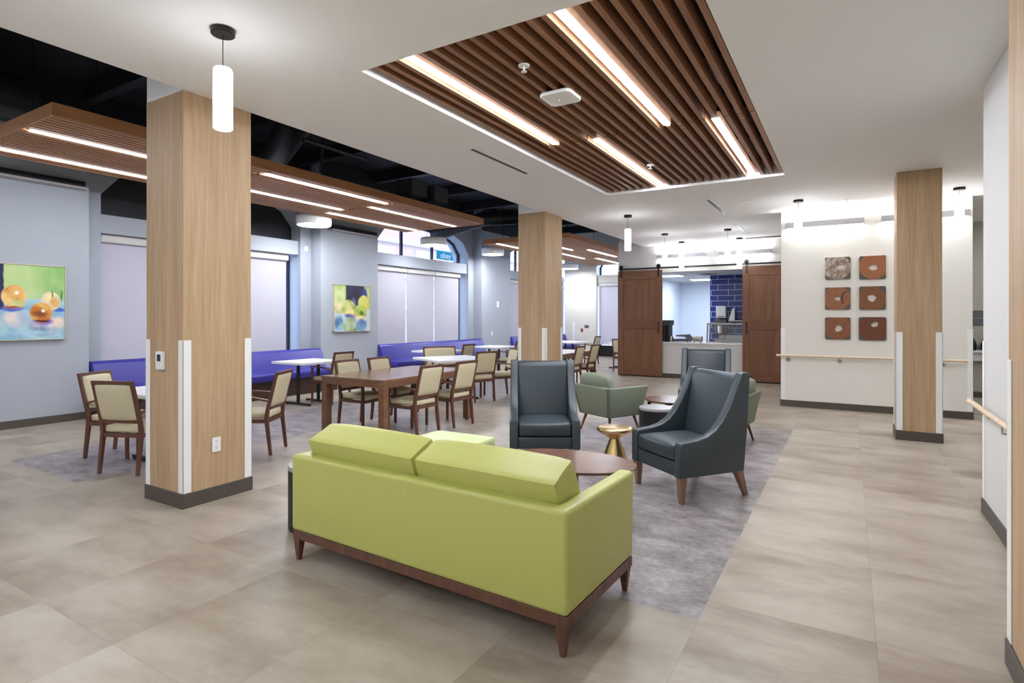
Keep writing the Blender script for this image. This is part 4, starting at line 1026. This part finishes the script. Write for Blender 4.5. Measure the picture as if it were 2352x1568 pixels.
add_box(q, -.9, .9, -.3, .3, .165, .189); obj('frame', q, 'walnut', t)
for sx in (-1, 1):
    for sy in (-1, 1):
        q = bm_new(); x, y = sx*(hw-.035), sy*(hd-.035)
        add_post(q, [(x+sx*.0, y+sy*.0, 0), (x-sx*.002, y, .145)], [(.022,.022),(.058,.05)]); obj('leg', q, 'walnut', t)

# ================================================================ WING CHAIRS
def make_wing(label, loc, rz):
    t = thing('wing_chair', label, 'armchair', loc, rz, 'charcoal high back lounge chairs'); hw = .35; D = .70; yf = .36; th = .085
    prof = [(yf,.215),(yf,.47),(yf-.01,.495),(yf-.05,.502),(yf-.18,.512),(yf-.28,.535),(yf-.36,.58),(yf-.43,.65),(yf-.50,.75),(yf-.555,.85),(yf-.60,.95),(yf-.635,1.035),(yf-.65,1.05),(yf-.70,1.05),(yf-.725,1.03),(yf-.70,.6),(yf-.66,.215)]
    for s in (-1, 1):
        q = bm_new(); a, c = sorted((s*hw, s*(hw-th))); add_prism(q, prof, a, c, 'yz', .014, 3); obj('side_panel', q, 'charcoal', t, True, ang=50)
    bp = [(-.30,.215),(-.15,.40),(-.17,.5),(-.255,.98),(-.28,1.03),(-.31,1.04),(-.345,1.03),(-.335,.6)]
    q = bm_new(); add_prism(q, bp, -hw+th, hw-th, 'yz', .01, 2); obj('backrest', q, 'charcoal', t, True, ang=50)
    q = bm_new(); add_box(q, -hw+th+.0, hw-th-.0, -.25, yf-.008, .215, .335, .012, 2); obj('seat_base', q, 'charcoal', t, True)
    q = bm_new(); add_puff(q, -hw+th+.004, hw-th-.004, -.18, yf-.002, .335, .475, .012, .03); obj('seat_cushion', q, 'charcoal', t, True)
    for sx in (-1, 1):
        q = bm_new(); add_post(q, [(sx*(hw-.045), yf-.045, 0), (sx*(hw-.04), yf-.042, .22)], [(.036,.036),(.066,.066)]); obj('leg', q, 'wing_leg', t)
        q = bm_new(); add_post(q, [(sx*(hw-.045), -.35, 0), (sx*(hw-.04), -.26, .22)], [(.034,.034),(.062,.07)]); obj('leg', q, 'wing_leg', t)
    return t
wing = make_wing('charcoal high back chair on the right, angled towards the oval table', (-1.22, 5.10, 0), face(-.61,-.79))
f = (.50,-.866)
dup(wing, (-2.585-f[0]*.34, 4.98-f[1]*.34, 0), face(*f), 'charcoal high back chair facing the viewer behind the ottoman')
f = (.16,-.987)
dup(wing, (-1.84-f[0]*-.28, 8.78+f[1]*.28, 0), face(*f), 'farthest charcoal high back chair in front of the kitchen opening')

# ================================================================ SAGE CHAIRS
def make_sage(label, loc, rz):
    t = thing('lounge_chair', label, 'armchair', loc, rz, 'sage green tub lounge chairs')
    B = (-.30,.30,-.28,.28); T = (-.375,.375,-.35,.36); z0, z1 = .225, .62; th = .075
    q = bm_new()
    add_frustum(q, (B[0],B[1],B[2],B[2]+th), (T[0],T[1],T[2],T[2]+th), z0, z1, .02, 3)
    obj('back_shell', q, 'sage', t, True)
    for s in (-1, 1):
        q = bm_new()
        b_ = sorted((s*B[1], s*(B[1]-th))); t_ = sorted((s*T[1], s*(T[1]-th)))
        add_frustum(q, (b_[0],b_[1],B[2]+.0,B[3]), (t_[0],t_[1],T[2]+.0,T[3]), z0, z1, .02, 3); obj('arm', q, 'sage', t, True)
    q = bm_new(); add_box(q, -.27, .27, -.24, .27, z0-.0, .31, .01); obj('seat_base', q, 'sage', t)
    q = bm_new(); add_puff(q, -.262, .262, -.17, .32, .312, .44, .015, .035); obj('seat_cushion', q, 'sage', t, True)
    Mx = Matrix.Translation((0, -.225, .60)) @ Matrix.Rotation(math.radians(14), 4, 'X')
    q = bm_new(); add_puff(q, -.27, .27, -.07, .07, -.17, .17, .02, .05, Mx); obj('back_cushion', q, 'sage', t, True)
    for sx in (-1, 1):
        for sy in (-1, 1):
            q = bm_new(); add_tube(q, [(sx*.225, sy*.21, z0+.01), (sx*.285, sy*.27, 0)], [.02,.011], 12); obj('leg', q, 'walnut', t, True)
    return t
sage = make_sage('sage green lounge chair seen from behind between the charcoal chairs', (-2.76, 7.20, 0), face(.44,.9))
dup(sage, (-1.31, 7.26, 0), face(-1,.1), 'sage green lounge chair mostly hidden behind the right charcoal chair')

# ================================================================ SMALL TABLES, OTTOMAN
t = thing('ottoman', 'pale lime ottoman between the sofa and the dining chairs', 'ottoman', (-3.03, 3.93, 0))
q = bm_new(); add_puff(q, -.32, .32, -.34, .34, .33, .455, .006, .022); obj('top_cushion', q, 'green_pale', t, True)
q = bm_new(); add_box(q, -.31, .31, -.33, .33, .17, .33, .015); obj('base', q, 'green', t, True)
for sx in (-1, 1):
    for sy in (-1, 1):
        q = bm_new(); add_post(q, [(sx*.28, sy*.3, 0), (sx*.275, sy*.295, .172)], [(.022,.022),(.045,.045)]); obj('leg', q, 'walnut', t)
t = thing('coffee_table', 'oval walnut coffee table behind the lime sofa', 'table', (-1.86, 3.95, 0), .12)
q = bm_new(); add_lathe(q, [(0,.40),(.94,.40),(.985,.408),(1,.416),(1,.421),(.995,.425),(0,.425)], seg=72, sx=.53, sy=.335); obj('tabletop', q, 'walnut_h', t, True, ang=30)
q = bm_new(); add_bar(q, (-.34,0,.385), (.34,0,.385), (.05,.03)); add_bar(q, (0,-.2,.385), (0,.2,.385), (.05,.03)); obj('underframe', q, 'walnut', t)
for a, c in ((-.34,0),(.34,0),(0,.2),(0,-.2)):
    q = bm_new(); add_bar(q, (a,c,.385), (a*1.12,c*1.25,0), (.045,.035), (.022,.022)); obj('leg', q, 'walnut', t)
t = thing('coffee_table', 'small round walnut table with tissue box, far seating group', 'table', (-2.04, 7.6, 0))
q = bm_new(); add_lathe(q, [(0,.40),(.94,.40),(.985,.408),(1,.416),(1,.421),(.995,.425),(0,.425)], seg=56, sx=.345, sy=.36); obj('tabletop', q, 'walnut_h', t, True, ang=30)
q = bm_new(); add_bar(q, (-.28,0,.375), (.28,0,.375), (.05,.04)); add_bar(q, (0,-.22,.375), (0,.22,.375), (.05,.04)); obj('underframe', q, 'black', t)
for a, c in ((-.3,0),(.3,0),(0,.22),(0,-.22)):
    q = bm_new(); add_bar(q, (a,c,.385), (a*1.1,c*1.1,0), (.04,.03), (.02,.02)); obj('leg', q, 'black', t)
t = thing('tissue_box', 'white tissue box on the far round walnut table', 'tissue box', (-1.80, 7.62, .4255))
q = bm_new(); add_box(q, -.06, .06, -.06, .06, 0, .13, .004, 1); obj('box', q, 'valance', t)
q = bm_new(); add_puff(q, -.035, .035, -.02, .02, .12, .18, .006, .015); obj('tissue', q, 'white_plastic', t, True)
def drum(x, y, r, h, label):
    t = thing('drum_table', label, 'side table', (x, y, 0), 0, 'black drum side tables')
    q = bm_new(); add_lathe(q, [(0,0),(r-.01,0),(r,.01),(r,h-.03),(0,h-.03)], seg=48); obj('drum', q, 'black', t, True)
    q = bm_new(); add_lathe(q, [(0,h-.03),(r,h-.03),(r+.002,h-.006),(r-.002,h),(0,h)], seg=48); obj('top', q, 'tape_top', t, True)
drum(-1.95, 6.62, .205, .46, 'black drum side table between sage chair and charcoal chair')
drum(-3.33, 2.82, .2, .46, 'black drum side table against the left end of the sofa')
t = thing('brass_side_table', 'polished brass hourglass side table before the sage chair', 'side table', (-1.97, 5.27, 0))
q = bm_new(); add_lathe(q, [(0,.338),(.055,.338),(.075,.352),(.13,.385),(.165,.408),(.178,.428),(.170,.444),(.14,.451),(0,.447)], seg=56); obj('tabletop', q, 'brass', t, True, ang=60)
q = bm_new(); add_lathe(q, [(0,0),(.18,0),(.176,.01),(.05,.33),(.05,.338),(0,.338)], seg=56); obj('base_cone', q, 'brass', t, True, ang=60)
